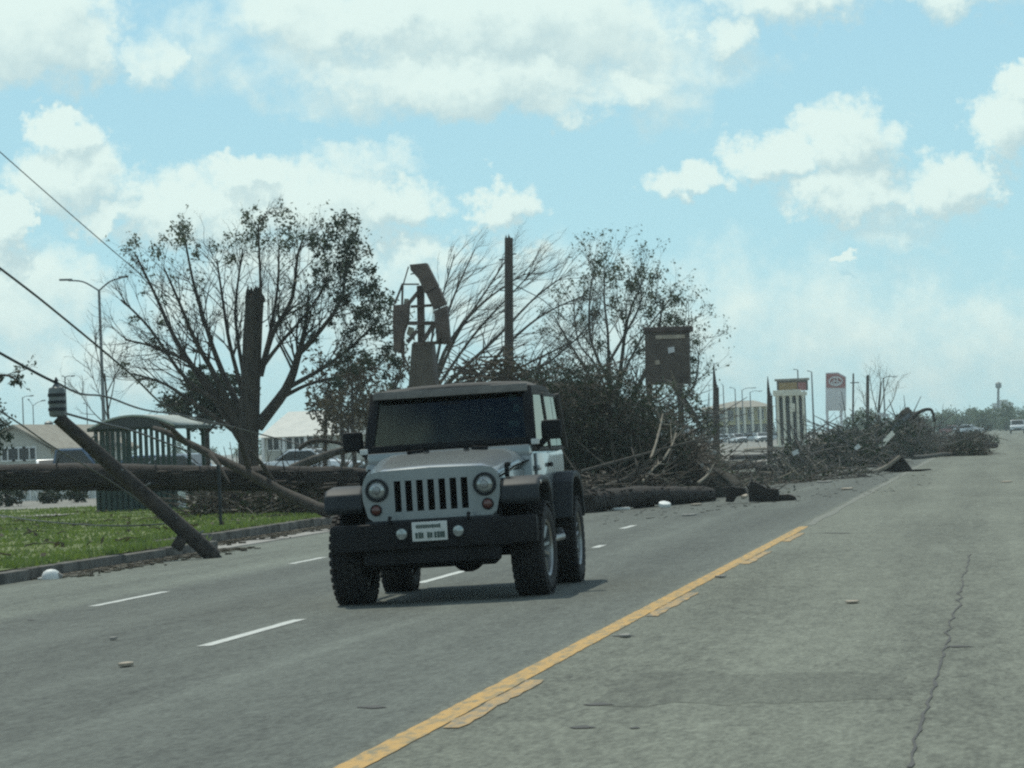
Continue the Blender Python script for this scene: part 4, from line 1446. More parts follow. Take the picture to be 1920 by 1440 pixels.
# windswept bare tree behind the car
YW = 104.0
t3 = thing('bare_windswept_tree', 'bare grey tree with branches all swept to the upper right behind the car', 'tree', tuple(at(800, YW)))
MB().tube(smooth_pts([at(800, YW), P(800, 820, YW), P(806, 740, YW)]), [.26, .25, .24, .23, .22, .21, .2, .2, .18], 9, jit=.05, rng=R2).build('trunk', M['barkgrey'], t3)
wind = Vector((.5, 0, .28))
for (pxs, r0) in [([(802, 765), (830, 660), (880, 590), (935, 540), (985, 512)], .08), ([(802, 755), (850, 640), (900, 562), (945, 490)], .07), ([(806, 740), (836, 610), (862, 530), (892, 470)], .06),
                  ([(806, 760), (900, 700), (955, 640), (1020, 590), (1090, 555)], .08), ([(805, 750), (870, 690), (935, 635), (1000, 560), (1050, 522)], .08), ([(804, 770), (930, 710), (1020, 668), (1095, 628)], .07),
                  ([(804, 745), (812, 640), (828, 560), (850, 478)], .05), ([(804, 770), (990, 700), (1065, 650), (1110, 600)], .06), ([(804, 750), (880, 640), (930, 580), (1010, 500)], .06)]:
    limb_of(t3, pxs, YW, r0, .015, R2, M['barkgrey'], depth=(0, R2.uniform(-1.5, 1.5)), tw=18, twl=1.3, lvl=3, up=.05, spread=.4, bendv=wind, kids=(2, 3), tr=.3)

# leafy half-bare tree behind the brown sign box
YR = 114.0
t4 = thing('half_bare_tree', 'half bare upright tree with leafy tufts behind the brown sign box', 'tree', tuple(at(1148, YR)))
MB().tube(smooth_pts([at(1148, YR), P(1147, 830, YR), P(1146, 780, YR), P(1143, 720, YR), P(1141, 670, YR)]), [.20 - .0085 * i for i in range(17)], 9, jit=.05, rng=R2).build('trunk', M['barkgrey'], t4)
for (pxs, r0) in [([(1146, 800), (1162, 690), (1178, 600), (1210, 520)], .11), ([(1148, 810), (1198, 725), (1230, 640), (1242, 560)], .11), ([(1146, 800), (1100, 700), (1062, 640), (1040, 590)], .07), ([(1148, 820), (1230, 740), (1275, 660), (1292, 600)], .09),
                  ([(1143, 720), (1110, 640), (1105, 560), (1112, 505)], .06), ([(1141, 672), (1138, 620), (1134, 560), (1136, 505)], .062), ([(1141, 680), (1180, 620), (1200, 560), (1188, 510)], .06), ([(1148, 820), (1250, 770), (1300, 720), (1306, 660)], .07), ([(1146, 790), (1170, 700), (1215, 620), (1260, 560)], .06), ([(1146, 760), (1120, 690), (1085, 640), (1075, 560)], .05)]:
    limb_of(t4, pxs, YR, r0, .018, R2, M['barkgrey'], M['leaf'], depth=(0, R2.uniform(-1.5, 1.5)), tw=17, twl=1.25, lvl=3, leafn=1, lsize=.10, up=.12, kids=(2, 3))
foliage_of(t4, [(1120, 503, 18), (1140, 516, 24), (1160, 512, 18), (1190, 512, 24), (1226, 515, 14), (1240, 562, 26), (1226, 578, 18), (1270, 562, 20), (1285, 602, 20), (1302, 640, 12), (1300, 672, 16), (1120, 592, 16), (1150, 560, 18), (1260, 592, 20), (1215, 602, 18), (1302, 702, 14), (1180, 540, 18), (1100, 540, 14), (1205, 545, 22), (1160, 590, 20), (1190, 640, 20), (1250, 620, 20), (1280, 660, 20), (1130, 640, 16), (1230, 540, 18), (1090, 600, 14), (1270, 720, 18), (1290, 740, 16)], YR, 75, .12, R2, M['leaf'])

# thicket of small trees left of the car roof
R3 = random.Random(5)
for i, (px_, ytop, Y, lab) in enumerate(((608, 735, 126, 'slim small tree with sparse brown leaves left of the car mirror, leftmost of the thicket'), (640, 715, 131, 'slim small tree with sparse brown leaves between the car mirror and the big tree'), (668, 700, 124, 'slim leafy small tree rising just left of the car windshield'), (690, 728, 134, 'slim small brown tree half hidden by the car windshield edge'), (735, 700, 128, 'slim small tree with dark leaves beside the wrecked sign tower'))):
    tt = thing('small_tree', lab, 'tree', tuple(at(px_, Y)), 'thicket left of the car')
    MB().tube(smooth_pts([at(px_, Y), P(px_ + R3.uniform(-6, 6), 830, Y), P(px_ + R3.uniform(-8, 8), ytop + 30, Y), P(px_ + R3.uniform(-10, 10), ytop, Y)]), [.11 - .008 * k for k in range(13)], 7).build('trunk', M['bark'], tt)
    for k in range(6):
        yy_ = 840 - k * 20
        limb_of(tt, [(px_, yy_), (px_ + R3.uniform(-22, 22), yy_ - 30), (px_ + R3.uniform(-34, 34), yy_ - 60)], Y, .035, .012, R3, M['bark'], M['leafbrown'], tw=6, twl=.8, lvl=1, leafn=5, lsize=.16)
    foliage_of(tt, [(px_ + R3.uniform(-20, 20), R3.uniform(ytop + 20, 830), 20) for _ in range(6)], Y, 50, .17, R3, M['leafbrown'] if i != 4 else M['leafdark'])

# tree at the left edge: only its branch ends reach into the frame
te = thing('edge_tree', 'leafy branches of a tree cut off by the left edge of the view', 'tree', tuple(at(-70, 66)))
MB().tube(smooth_pts([at(-70, 66), P(-72, 850, 66), P(-66, 720, 66), P(-60, 600, 66)]), [.22 - .01 * k for k in range(13)], 8).build('trunk', M['bark'], te)
for pxs in ([(-70, 760), (-30, 715), (10, 700), (32, 712)], [(-70, 830), (-40, 800), (-8, 790), (20, 800)], [(-68, 700), (-50, 640), (-40, 560)], [(-70, 780), (-110, 700), (-150, 620)]):
    limb_of(te, pxs, 66, .06, .012, R3, M['bark'], M['leafdark'], tw=8, twl=.5, lvl=1, leafn=4, lsize=.09)
foliage_of(te, [(5, 705, 14), (25, 718, 9), (0, 800, 18), (14, 815, 14), (-10, 830, 22), (-60, 620, 40), (-90, 700, 40), (-20, 690, 16)], 66, 60, .1, R3, M['leafdark'], thick=.4)

# small bare tree by the street lamp
tb_ = thing('bare_sapling', 'thin bare sapling standing by the street lamp pole', 'tree', tuple(at(205, 120)))
MB().tube([at(205, 120), P(203, 780, 120), P(196, 700, 120)], [.07, .05, .03], 6).build('trunk', M['barkgrey'], tb_)
for pxs in ([(204, 790), (185, 740), (165, 690)], [(203, 770), (215, 700), (205, 640)], [(203, 800), (170, 770), (150, 735)], [(198, 720), (180, 660), (178, 620)], [(199, 740), (222, 690), (240, 660)]):
    limb_of(tb_, pxs, 120, .025, .008, R3, M['barkgrey'], tw=9, twl=.9, lvl=2, kids=(2, 3))

# ---- standing broken poles
def snapped_pole(label, px_, Y, ytop, r, lean=0, sharp=False, dx=0):
    b0_ = at(px_, Y)
    tp_ = P(px_ + dx, ytop, Y)
    o = thing('snapped_pole', label, 'pole', tuple(b0_))
    d = (tp_ - b0_)
    if sharp:
        MB().tube([b0_ - Vector((0, 0, .1)), b0_ + d * .6, b0_ + d * .78], [r, r * .92, r * .85], 10).build('shaft', M['pole'], o)
        MB().tube([b0_ + d * .779, b0_ + d * .80 + Vector((-r * .3, 0, 0)), b0_ + d * .9 + Vector((-r * .5, 0, 0)), tp_ + Vector((-r * .6, 0, 0))], [r * .84, r * .6, r * .35, r * .08], 7).build('splinter', M['pole'], o)
    else:
        MB().tube([b0_ - Vector((0, 0, .1)), b0_ + d * .4, b0_ + d * .8, tp_], [r, r * .95, r * .88, r * .84], 12).build('shaft', M['pole'], o)
        splinters(o, tp_ - Vector((0, 0, .05)), r * .8, .18, 7, R3, M['pole'])
    return o


up_ = snapped_pole('tall wooden utility pole snapped at the top, standing behind the car roof', 952, 100, 446, .145, dx=2)
b0_ = at(952, 100)
for k, yy_ in enumerate((478, 487, 515, 545, 575, 585, 640)):
    q = P(952, yy_, 100)
    s = -1 if k % 2 else 1
    MB().tube([q, q + Vector((s * .26, 0, .02))], .02, 6).build('bolt', M['galv'], up_)
MB().tube(smooth_pts([P(960, 532, 100), P(985, 545, 100.2), P(1018, 563, 100.6), P(1060, 600, 101.5)]), .014, 5).build('loose_wire', M['cable'], up_)
snapped_pole('dark pole with sharp split top right of the brown sign box', 1342, 128, 680, .13, sharp=True)
snapped_pole('thin dark pole with sharp split top beside the columned pylon', 1443, 165, 705, .15, sharp=True)
snapped_pole('dark snapped pole standing behind the brush right of the red and white sign', 1627, 300, 704, .16)
snapped_pole('thin far pole between the red and white sign and the dark snapped pole', 1600, 420, 701, .13)
cr_ = bpy.data.objects[[o.name for o in bpy.data.objects if o.get('label', '').startswith('thin far pole')][0]]
MB().beam(P(1594, 718, 420), P(1611, 717, 420), .12, .12).build('crossarm', M['pole'], cr_)

# ---- wrecked sign tower left of the car roof
YG = 88.0
sg = thing('wrecked_sign_tower', 'wrecked brown sign tower with bent panels and bare frame above the car roof', 'sign', tuple(at(790, YG)))


def slab(name, pxs, Y, th, m, parent, y1=0, bevel=.015):
    pts = [P(x, y, Y) for x, y in pxs]
    return MB().prism(pts, (0, th, 0)).build(name, m, parent, bevel=bevel, smooth=30)


slab('pylon', [(772, 644), (808, 644), (816, 720), (822, 800), (828, 905), (752, 908), (758, 800), (766, 720)], YG, .7, M['brick'], sg)
for k, q_ in enumerate(([(768, 496), (799, 493), (821, 536), (797, 550), (784, 522), (770, 507)], [(799, 551), (822, 538), (836, 570), (813, 580)], [(813, 583), (837, 573), (843, 640), (831, 646), (827, 632), (819, 645)])):
    slab('bent_panel', q_, YG - .15 - .06 * k, .3, M['wreck'], sg, bevel=.008)
slab('side_panel', [(737, 572), (766, 570), (764, 602), (756, 625), (750, 662), (738, 655), (736, 610)], YG - .1, .3, M['wreck'], sg)
slab('mast', [(781, 536), (794, 534), (795, 646), (783, 646)], YG + .1, .18, M['wreck'], sg)
for nm, a, b_, w in (('frame_bar', (740, 570), (755, 532), .05), ('frame_bar', (753, 533), (786, 533), .04), ('frame_bar', (764, 572), (784, 548), .09), ('frame_bar', (760, 606), (815, 606), .10), ('frame_bar', (775, 644), (842, 642), .08), ('frame_bar', (770, 575), (818, 572), .07), ('frame_bar', (764, 642), (782, 620), .09), ('frame_bar', (793, 640), (812, 610), .10), ('frame_bar', (757, 640), (757, 690), .05), ('frame_bar', (766, 500), (756, 534), .03), ('frame_bar', (770, 514), (782, 512), .03), ('frame_bar', (755, 532), (752, 640), .05), ('frame_bar', (747, 650), (768, 690), .05)):
    MB().beam(P(*a, YG), P(*b_, YG + .1), w, w, (0, 1, 0)).build(nm, M['wreck'], sg)
for pts_ in ([(756, 575), (768, 574), (766, 560), (758, 560)], [(762, 626), (778, 640), (776, 615), (766, 612)]):
    slab('torn_sheet', pts_, YG + .05, .03, M['rooft'], sg, bevel=0)

# ---- brown sign box on posts
YB = 101.0
sb_ = thing('box_sign', 'square brown weathered sign box standing above the brush right of the car', 'sign', tuple(at(1250, YB)))
slab('cabinet', [(1209, 620), (1291, 620), (1293, 720), (1210, 722)], YB, .45, M['brick'], sb_)
slab('top_cap', [(1206, 614), (1297, 611), (1297, 621), (1206, 623)], YB - .06, .57, M['wreck'], sb_)
slab('pale_strip', [(1229, 629), (1284, 627), (1284, 634), (1229, 636)], YB - .03, .028, M['planks'], sb_, bevel=0)
slab('torn_spot', [(1252, 652), (1264, 650), (1265, 660), (1253, 663)], YB - .03, .028, M['signw'], sb_, bevel=0)
slab('torn_spot', [(1228, 676), (1236, 675), (1237, 683), (1229, 684)], YB - .03, .028, M['planks'], sb_, bevel=0)
for px_ in (1222, 1280):
    a_ = at(px_, YB + .2)
    MB().beam(a_, Vector((a_.x, a_.y, P(px_, 720, YB).z)), .16, .16).build('leg', M['wreck'], sb_)
MB().beam(P(1262, 724, YB - .1), P(1318, 806, YB - .3), .12, .10).build('brace', M['brick'], sb_)
slab('hanging_sheet', [(1258, 722), (1270, 722), (1305, 775), (1312, 800), (1290, 776)], YB - .2, .05, M['wreck'], sb_, bevel=0)

# ------------------------------------------------------------------ the great root plate and the debris to its right
R4 = random.Random(41)


def mound(name, label, prof, Y, depth, m, rng, amp=.22, cat='root plate'):
    """earth-filled root plate: crest line given in the photo at depth Y, arched over depth metres, feet on the ground"""
    xs = [P(q[0], q[1], Y).x for q in prof]
    zs = [P(q[0], q[1], Y).z for q in prof]
    n, mm = 64, 22
    root = thing(name, label, cat, (sum(xs) / len(xs), Y, gz(sum(xs) / len(xs), Y)))
    mb_ = MB()
    for i in range(n + 1):
        x = xs[0] + (xs[-1] - xs[0]) * i / n
        k = 0
        while k < len(xs) - 2 and xs[k + 1] < x:
            k += 1
        t = (x - xs[k]) / (xs[k + 1] - xs[k])
        zc = zs[k] + (zs[k + 1] - zs[k]) * t
        g = gz(x, Y) - .05
        e = min(1, i / 6, (n - i) / 6) ** .5 + .05
        for j in range(mm + 1):
            a = math.pi * j / mm
            yv = Y - math.cos(a) * depth * .5 * e
            zv = g + max(zc - g, .1) * math.sin(a) ** .55
            nz_ = mnoise.fractal((x * 1.1, yv * 1.1, zv * 1.1), 1.0, 2.0, 5) * amp
            nz2 = mnoise.fractal((x * 4, yv * 4 + 9, zv * 4), 1.0, 2.0, 3) * amp * .35
            mb_.v.append((x + nz2, yv - (nz_ + nz2) * math.cos(a) * -1.2, max(g, zv + (nz_ * .8 + nz2) * math.sin(a))))
    for i in range(n):
        for j in range(mm):
            a = i * (mm + 1) + j
            mb_.f.append((a, a + 1, a + mm + 2, a + mm + 1))
    mb_.build('soil', m, root, smooth=70)
    return root


rp = mound('root_plate', 'huge dark earthy root plate of an uprooted tree rising right behind the car', [(985, 790), (1010, 752), (1040, 730), (1100, 722), (1150, 735), (1185, 770), (1230, 822), (1275, 850), (1325, 866), (1365, 890), (1395, 917)], 76.5, 2.4, M['soil'], R4)
for k in range(46):     # roots poking out of the plate
    px_ = R4.uniform(1030, 1340)
    crest = 715 if px_ < 1160 else 715 + (px_ - 1160) * .95
    py_ = R4.uniform(crest - 4, 915)
    p = P(px_, py_, 75.4 + R4.uniform(0, .5))
    d = Vector((R4.gauss(0, .7), -abs(R4.gauss(.5, .3)), R4.gauss(.15, .5))).normalized()
    L = R4.uniform(.3, 1.0)
    q1 = p + d * L * .5
    q2 = q1 + (d + Vector((R4.gauss(0, .4), R4.gauss(0, .3), R4.gauss(-.1, .4)))) * L * .5
    p = p - d * .5
    r = R4.uniform(.012, .04)
    MB().tube(smooth_pts([p, p.lerp(q1, .6), q1, q2], 2), [r * (1 - .12 * i) for i in range(7)], 5).build('root', M['twig'] if k % 3 else M['barkgrey'], rp)
for (px_, py_) in ((1265, 858), (1316, 872), (1238, 815), (1330, 828), (1340, 848), (1150, 760), (1295, 905)):
    p = P(px_, py_, 74.9)
    MB().box(p, (R4.uniform(.06, .11), .06, R4.uniform(.05, .09)), Matrix.Rotation(R4.uniform(-.6, .6), 3, 'Y')).build('stone', M['concrete'], rp, bevel=.015)
lv = MB()
for k in range(620):
    px_ = R4.uniform(1015, 1290)
    crest = 688 if px_ < 1160 else 688 + (px_ - 1160) * .95
    py_ = crest + (930 - crest) * R4.random() ** .9
    clump(lv, P(px_, py_, R4.uniform(74.7, 75.3)), .16, 6, .09, R4)
o_ = lv.build('clinging_leaves', M['leafdark'], rp, smooth=0)
o_['kind'] = 'stuff'

# the fallen crown thrown over the plate: dense fine twigs and dark leaves
fcr = thing('fallen_crown', 'dense dark fallen tree crown heaped over the root plate behind the car', 'brush', tuple(at(1110, 77)))
fcr['kind'] = 'stuff'
tw_, lv = MB(), MB()
crest_px = [(985, 715), (1010, 698), (1040, 688), (1100, 686), (1155, 692), (1190, 722), (1238, 782), (1285, 825), (1320, 848)]
for k in range(2600):
    px_ = R4.uniform(985, 1318)
    i = 0
    while i < len(crest_px) - 2 and crest_px[i + 1][0] < px_:
        i += 1
    t = (px_ - crest_px[i][0]) / (crest_px[i + 1][0] - crest_px[i][0])
    cy_ = crest_px[i][1] + (crest_px[i + 1][1] - crest_px[i][1]) * t
    py_ = cy_ + (925 - cy_) * R4.random() ** 1.25 + R4.gauss(0, 7)
    p = P(px_, py_, R4.uniform(74.6, 78))
    d = Vector((R4.gauss(.15, .8), R4.gauss(0, .5), R4.gauss(.25, .5))).normalized()
    L = R4.uniform(.25, .8)
    r = R4.choice((.005, .007, .009, .014))
    if p.z < .1:
        continue
    tw_.tube([p, p + d * L * .5 + Vector((0, 0, R4.gauss(0, .04))), p + d * L + Vector((R4.gauss(0, .08), 0, R4.gauss(-.02, .08)))], [r, r * .8, r * .3], 3, caps=False)
    if k % 2 == 0 and px_ < 1260:
        clump(lv, p, .22, 9, .085, R4)
o_ = tw_.build('twigs', M['twig'], fcr)
o_['kind'] = 'stuff'
o_ = lv.build('leaves', M['leafdark'], fcr, smooth=0)
o_['kind'] = 'stuff'
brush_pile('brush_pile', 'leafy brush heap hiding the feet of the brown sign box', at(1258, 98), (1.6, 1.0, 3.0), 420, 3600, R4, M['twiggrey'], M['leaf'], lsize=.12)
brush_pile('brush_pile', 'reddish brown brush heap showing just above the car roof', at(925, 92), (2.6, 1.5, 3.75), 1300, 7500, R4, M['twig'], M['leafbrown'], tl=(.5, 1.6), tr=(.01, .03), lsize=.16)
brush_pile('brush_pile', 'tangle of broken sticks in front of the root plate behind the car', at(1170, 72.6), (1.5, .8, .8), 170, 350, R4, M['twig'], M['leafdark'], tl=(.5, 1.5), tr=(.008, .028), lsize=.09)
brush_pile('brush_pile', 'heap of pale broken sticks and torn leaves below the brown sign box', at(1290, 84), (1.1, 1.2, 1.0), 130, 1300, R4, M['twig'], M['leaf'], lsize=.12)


def glog(name, label, cat, a, b, r0, r1, m, lift=0, mid=None, parts=True, n=9):
    """log lying on the ground between two photo pixels of its underside"""
    p, q = G(*a), G(*b)
    p.z += r0 * .92 + lift
    q.z += r1 * .92 + lift
    pts = [p, p.lerp(q, .35) + Vector((0, R4.uniform(-.1, .1), R4.uniform(-.01, .05))), p.lerp(q, .7) + Vector((0, R4.uniform(-.1, .1), R4.uniform(-.01, .05))), q]
    return log_thing(name, label, cat, pts, r0, r1, m, R4, parts, n=n)


l0 = glog('fallen_log', 'thick dark log lying at the road edge just right of the car wheels', 'log', (1098, 962), (1332, 940), .22, .15, M['barklog'], n=14)
for k in range(9):
    c = G(R4.uniform(1120, 1310), 955)
    c = Vector((c.x, 71.6 + R4.uniform(-.2, .1), R4.uniform(.05, .35)))
    d = Vector((R4.uniform(-.5, .5), -.25, R4.uniform(-.05, .5)))
    MB().tube([c, c + d * .4, c + d * R4.uniform(.7, 1.1)], [R4.uniform(.03, .06), .03, .012], 6).build('stub', M['barklog'], l0)
bk = MB()
a0, a1 = G(1098, 962), G(1332, 940)
for k in range(170):
    t = R4.random()
    c = a0.lerp(a1, t)
    r_ = (.22 + (.15 - .22) * t)
    an = R4.uniform(-1.0, 1.45)
    p = c + Vector((0, -math.cos(an) * r_, r_ * .92 + math.sin(an) * r_))
    bk.box(p, (R4.uniform(.08, .32), R4.uniform(.02, .06), R4.uniform(.03, .08)), Matrix.Rotation(-an, 3, 'X') @ Matrix.Rotation(R4.uniform(-.2, .2), 3, 'Z'))
o_ = bk.build('bark_plates', M['barklog'], l0, smooth=20)
o_['kind'] = 'stuff'
a_, b_ = P(1178, 920, 71.3), P(1305, 914, 71.6)
MB().beam(a_, b_, .18, .05).build('split_face', M['twigpale'], l0)
MB().beam(P(1296, 916, 71.4), P(1320, 924, 71.2), .14, .06).build('split_face', M['planks'], l0)


def stick(label, a, b, Y0_, Y1_, r, m, name='broken_branch', cat='branch', bend=.05):
    p, q = P(*a, Y0_), P(*b, Y1_)
    md = p.lerp(q, .5) + Vector((R4.uniform(-bend, bend), 0, R4.uniform(-bend, bend)))
    o = thing(name, label, cat, tuple(p))
    MB().tube(smooth_pts([p, md, q]), [r * (1.1 - .07 * i) for i in range(9)], 7, jit=.08, rng=R4).build('stem', m, o)
    for k in range(3):
        t = R4.uniform(.3, .9)
        c = p.lerp(q, t)
        d = (q - p).normalized() + Vector((R4.gauss(0, .5), R4.gauss(0, .4), R4.gauss(0, .5)))
        MB().tube([c, c + d * .22, c + d * .4 + Vector((0, 0, .03))], [r * .5, r * .35, r * .12], 5).build('twig', m, o)
    return o


stick('long thin pale branch slanting up to the right across the root plate', (1090, 884), (1335, 818), 71.5, 74, .035, M['barkgrey'])
stick('pale crooked stick standing up in front of the root plate', (1219, 865), (1243, 776), 72.5, 74, .03, M['twigpale'])
stick('pale stick leaning right below the white board', (1244, 862), (1268, 812), 73.2, 74.2, .026, M['twigpale'])
stick('short pale stick leaning against the earth low on the root plate', (1205, 903), (1240, 866), 72, 73.2, .03, M['twigpale'])
stick('short stick crossing the foot of the pale stick low on the root plate', (1222, 888), (1250, 902), 72.2, 72.4, .02, M['twigpale'])
stick('pale stick leaning right at the right foot of the root plate', (1308, 906), (1338, 872), 72.6, 73.8, .03, M['twigpale'])
stick('dark low branch reaching left from the log towards the car wheel', (1110, 920), (1200, 888), 71.6, 72.4, .05, M['barkgrey'])


def board(label, a, b, Y0_, Y1_, w, th, m=None, name='broken_board', up=(0, 0, 1), cat='board'):
    p, q = P(*a, Y0_), P(*b, Y1_)
    mb_ = MB()
    d = (q - p)
    x = d.normalized().cross(Vector(up)).normalized()
    z = x.cross(d.normalized())
    jag = [p - x * w / 2, p.lerp(q, .5) - x * w * .5, q - x * w * .5, q + d * .03 - x * w * .15, q - d * .03 + x * w * .1, q + x * w / 2, p.lerp(q, .45) + x * w * .5, p + x * w / 2, p - d * .025 + x * w * .2]
    mb_.prism(jag, z * th)
    return tag(mb_.build(name, m or M['white'], smooth=0), label, cat)


board('white board balanced on top of the root plate rubble', (1236, 804), (1292, 811), 80, 80, .14, .05, up=(0, -1, .4))
board('small white board piece left of the balanced board', (1226, 797), (1240, 806), 80.2, 80.2, .14, .05, up=(0, -1, .4))
board('short upright pale board beside the balanced white board', (1298, 822), (1298, 806), 80, 80.1, .08, .04, m=M['planks'], up=(0, -1, 0))


def flat(label, px_, py_, w, d, th, m=None, rot=0, tilt=0, name='debris_piece'):
    q = G(px_, py_)
    Rm = Matrix.Rotation(rot, 3, 'Z') @ Matrix.Rotation(tilt, 3, 'X') @ Matrix.Rotation(tilt * .5, 3, 'Y')
    mb_ = MB()
    k = 7
    poly = []
    for i in range(k):
        t = 2 * math.pi * i / k
        poly.append(Rm @ Vector((math.cos(t) * w / 2 * R4.uniform(.75, 1.05), math.sin(t) * d / 2 * R4.uniform(.75, 1.05), 0)))
    mz = min(p.z for p in poly)
    c = q + Vector((0, 0, .008 - mz))
    mb_.prism([c + p for p in poly], Rm @ Vector((0, 0, th)))
    return tag(mb_.build(name, m or M['white'], bevel=th * .2, smooth=30), label, 'debris')


brush_pile('brush_pile', 'low loose twigs spilling onto the road around the black stump', at(1370, 77), (1.6, 1.6, .14), 90, 160, R4, M['twiggrey'], M['leafgrey'], tl=(.3, .9), lsize=.09)
flat('long thin white strip lying on the road in front of the thick dark log', 1158, 957, .52, .22, .05, rot=-.06)
flat('small crumpled white sheet on the road below the right end of the log', 1246, 953, .26, .3, .07, tilt=.25)
flat('pale flat scrap on the road right of the crumpled white sheet', 1305, 948, .24, .6, .03, m=M['planks'])
flat('pale flat scrap lying nearer on the road below the log', 1292, 967, .28, .5, .02, m=M['concrete'])
flat('white scrap between the log end and the black stump', 1378, 925, .2, .4, .08, tilt=.2)
flat('white torn scrap beside the foot of the black stump', 1395, 936, .16, .3, .06, m=M['planks'], tilt=.2)
flat('small white scrap on the near lane beside the centre line', 1352, 1083, .12, .2, .012, m=M['concrete'])
flat('white scrap alone in the middle of the near lane', 1598, 1131, .12, .24, .012, m=M['planks'])
flat('pale scrap beside the centre line below the car', 1172, 1195, .10, .16, .012, m=M['concrete'])
flat('small pale scrap on the road at the lower left', 236, 1250, .10, .22, .02, m=M['planks'])
flat('faint pale scrap on the road left of the near white dash', 212, 1200, .06, .16, .015, m=M['concrete'])
flat('pale scrap on the road beyond the end of the yellow line', 1590, 918, .3, 1.2, .03, m=M['planks'])
flat('pale board scrap on the road left of the beyond-line scrap', 1545, 905, .5, 1.0, .03, m=M['concrete'])
flat('pale flat scrap far along the near lane', 1888, 904, .3, 1.2, .015, m=M['planks'])
flat('pale scrap at the foot of the split pole rubble', 1350, 905, .4, .8, .05, m=M['concrete'])
# scattered grit on the blocked lanes
gr_ = MB()
for k in range(800):
    px_, py_ = R4.uniform(1130, 1800), R4.uniform(880, 985)
    if py_ - 880 > 105 * (1 - (px_ - 1130) / 900):
        continue
    q = G(px_, py_)
    if q.x > -1.6:
        continue
    s = R4.uniform(.008, .026)
    gr_.box(q + Vector((0, 0, s * .2)), (s * R4.uniform(1, 3), s * R4.uniform(1, 3), s * .5), Matrix.Rotation(R4.uniform(0, 3), 3, 'Z'))
tag(gr_.build('litter', M['barkgrey'], smooth=0), 'small broken bark and twig litter strewn over the far lanes', 'litter', kind='stuff')

# black splintered stump on the road
q = G(1440, 941)
bs = thing('splintered_stump', 'black splintered stump block lying on the road', 'stump', tuple(q))


def gslab(parent, name, pxs, Y, th, m, bevel=.02):
    pts = [P(x, y, Y) for x, y in pxs]
    return MB().prism(pts, (0, th, 0)).build(name, m, parent, bevel=bevel, smooth=30)


YQ = q.y
gslab(bs, 'block', [(1404, 941), (1403, 918), (1406, 903), (1418, 904), (1430, 911), (1438, 916), (1458, 917), (1462, 941)], YQ, .35, M['barklog'])
gslab(bs, 'low_block', [(1455, 941), (1456, 928), (1480, 927), (1490, 931), (1493, 940)], YQ + .05, .3, M['barklog'])
gslab(bs, 'broken_leg', [(1360, 941), (1362, 925), (1352, 915), (1372, 912), (1396, 915), (1398, 926), (1380, 932), (1374, 942)], YQ + .1, .25, M['barklog'])
for k in range(8):
    p = P(R4.uniform(1402, 1460), R4.uniform(905, 925), YQ + .1)
    MB().tube([p, p + Vector((R4.uniform(-.1, .1), -.05, R4.uniform(.03, .14)))], [.03, .004], 5).build('splinter', M['barklog'], bs)

glog('fallen_log', 'pale stripped log lying behind the black stump', 'log', (1372, 897), (1505, 891), .08, .07, M['barkgrey'])
glog('fallen_log', 'dark log behind the stump with its pale broken left end', 'log', (1418, 886), (1530, 880), .15, .10, M['barklog'])
glog('fallen_log', 'short dark log under the rubble at the split pole', 'log', (1355, 884), (1432, 876), .14, .12, M['barklog'])
glog('fallen_log', 'pale thin log lying level right of the split pole', 'log', (1362, 872), (1436, 868), .07, .06, M['twigpale'])
glog('fallen_log', 'pale kerb-like timber in front of the columned pylon', 'log', (1395, 846), (1500, 842), .12, .12, M['planks'])
glog('fallen_log', 'long dark log along the road edge between the stump and the large leafy heap', 'log', (1480, 872), (1640, 861), .14, .11, M['barklog'])
glog('fallen_log', 'pale split log lying low at the foot of the large leafy heap', 'log', (1545, 895), (1640, 887), .07, .05, M['twigpale'])
glog('fallen_log', 'dark log lying level under the white far cars', 'log', (1372, 862), (1478, 856), .13, .10, M['barklog'])
glog('fallen_log', 'grey log lying level in front of the columned pylon base', 'log', (1495, 857), (1606, 850), .12, .09, M['barkgrey'])
glog('fallen_log', 'short grey log between the broken fork and the long dark log', 'log', (1712, 862), (1790, 855), .10, .08, M['barkgrey'])
brush_pile('brush_pile', 'dark brush with grey twigs between the two sharp split poles', at(1400, 92), (2.0, 2.0, .22), 130, 260, R4, M['twig'], M['leafdark'])
brush_pile('brush_pile', 'large dark leafy heap of fallen branches right of the columned pylon', at(1555, 122), (2.2, 3, 1.35), 300, 2400, R4, M['twiggrey'], M['leafdark'], tl=(.6, 1.8), tr=(.01, .035), lsize=.17)
brush_pile('brush_pile', 'large leafy fallen crown heap below the dark snapped pole', at(1640, 150), (2.6, 3, 1.9), 300, 2400, R4, M['twiggrey'], M['leafdark'], tl=(.6, 2), tr=(.012, .04), lsize=.2)
brush_pile('brush_pile', 'dark brush along the road edge right of the black stump', at(1530, 96), (1.6, 1.5, .42), 150, 330, R4, M['twiggrey'], M['leafdark'])
brush_pile('brush_pile', 'brown broken branches piled highest at the right of the debris', at(1705, 170), (1.8, 2, 1.7), 300, 900, R4, M['twiggrey'], M['leafbrown'], tl=(.6, 2), tr=(.012, .05), lsize=.2)
brush_pile('brush_pile', 'green leafy brush end lying on the far right of the long log', at(1812, 152), (.95, 1.6, .62), 250, 1900, R4, M['twig'], M['leafdark'], lsize=.14)
brush_pile('brush_pile', 'dark far brush blocking the lanes near the white truck', at(1822, 215), (1.7, 2, .9), 300, 1500, R4, M['twig'], M['leafdark'], lsize=.2)
brush_pile('brush_pile', 'low dark brush heap along the top of the long log', at(1745, 156), (2.2, 1.6, .75), 300, 800, R4, M['twiggrey'], M['leafgrey'], lsize=.16)
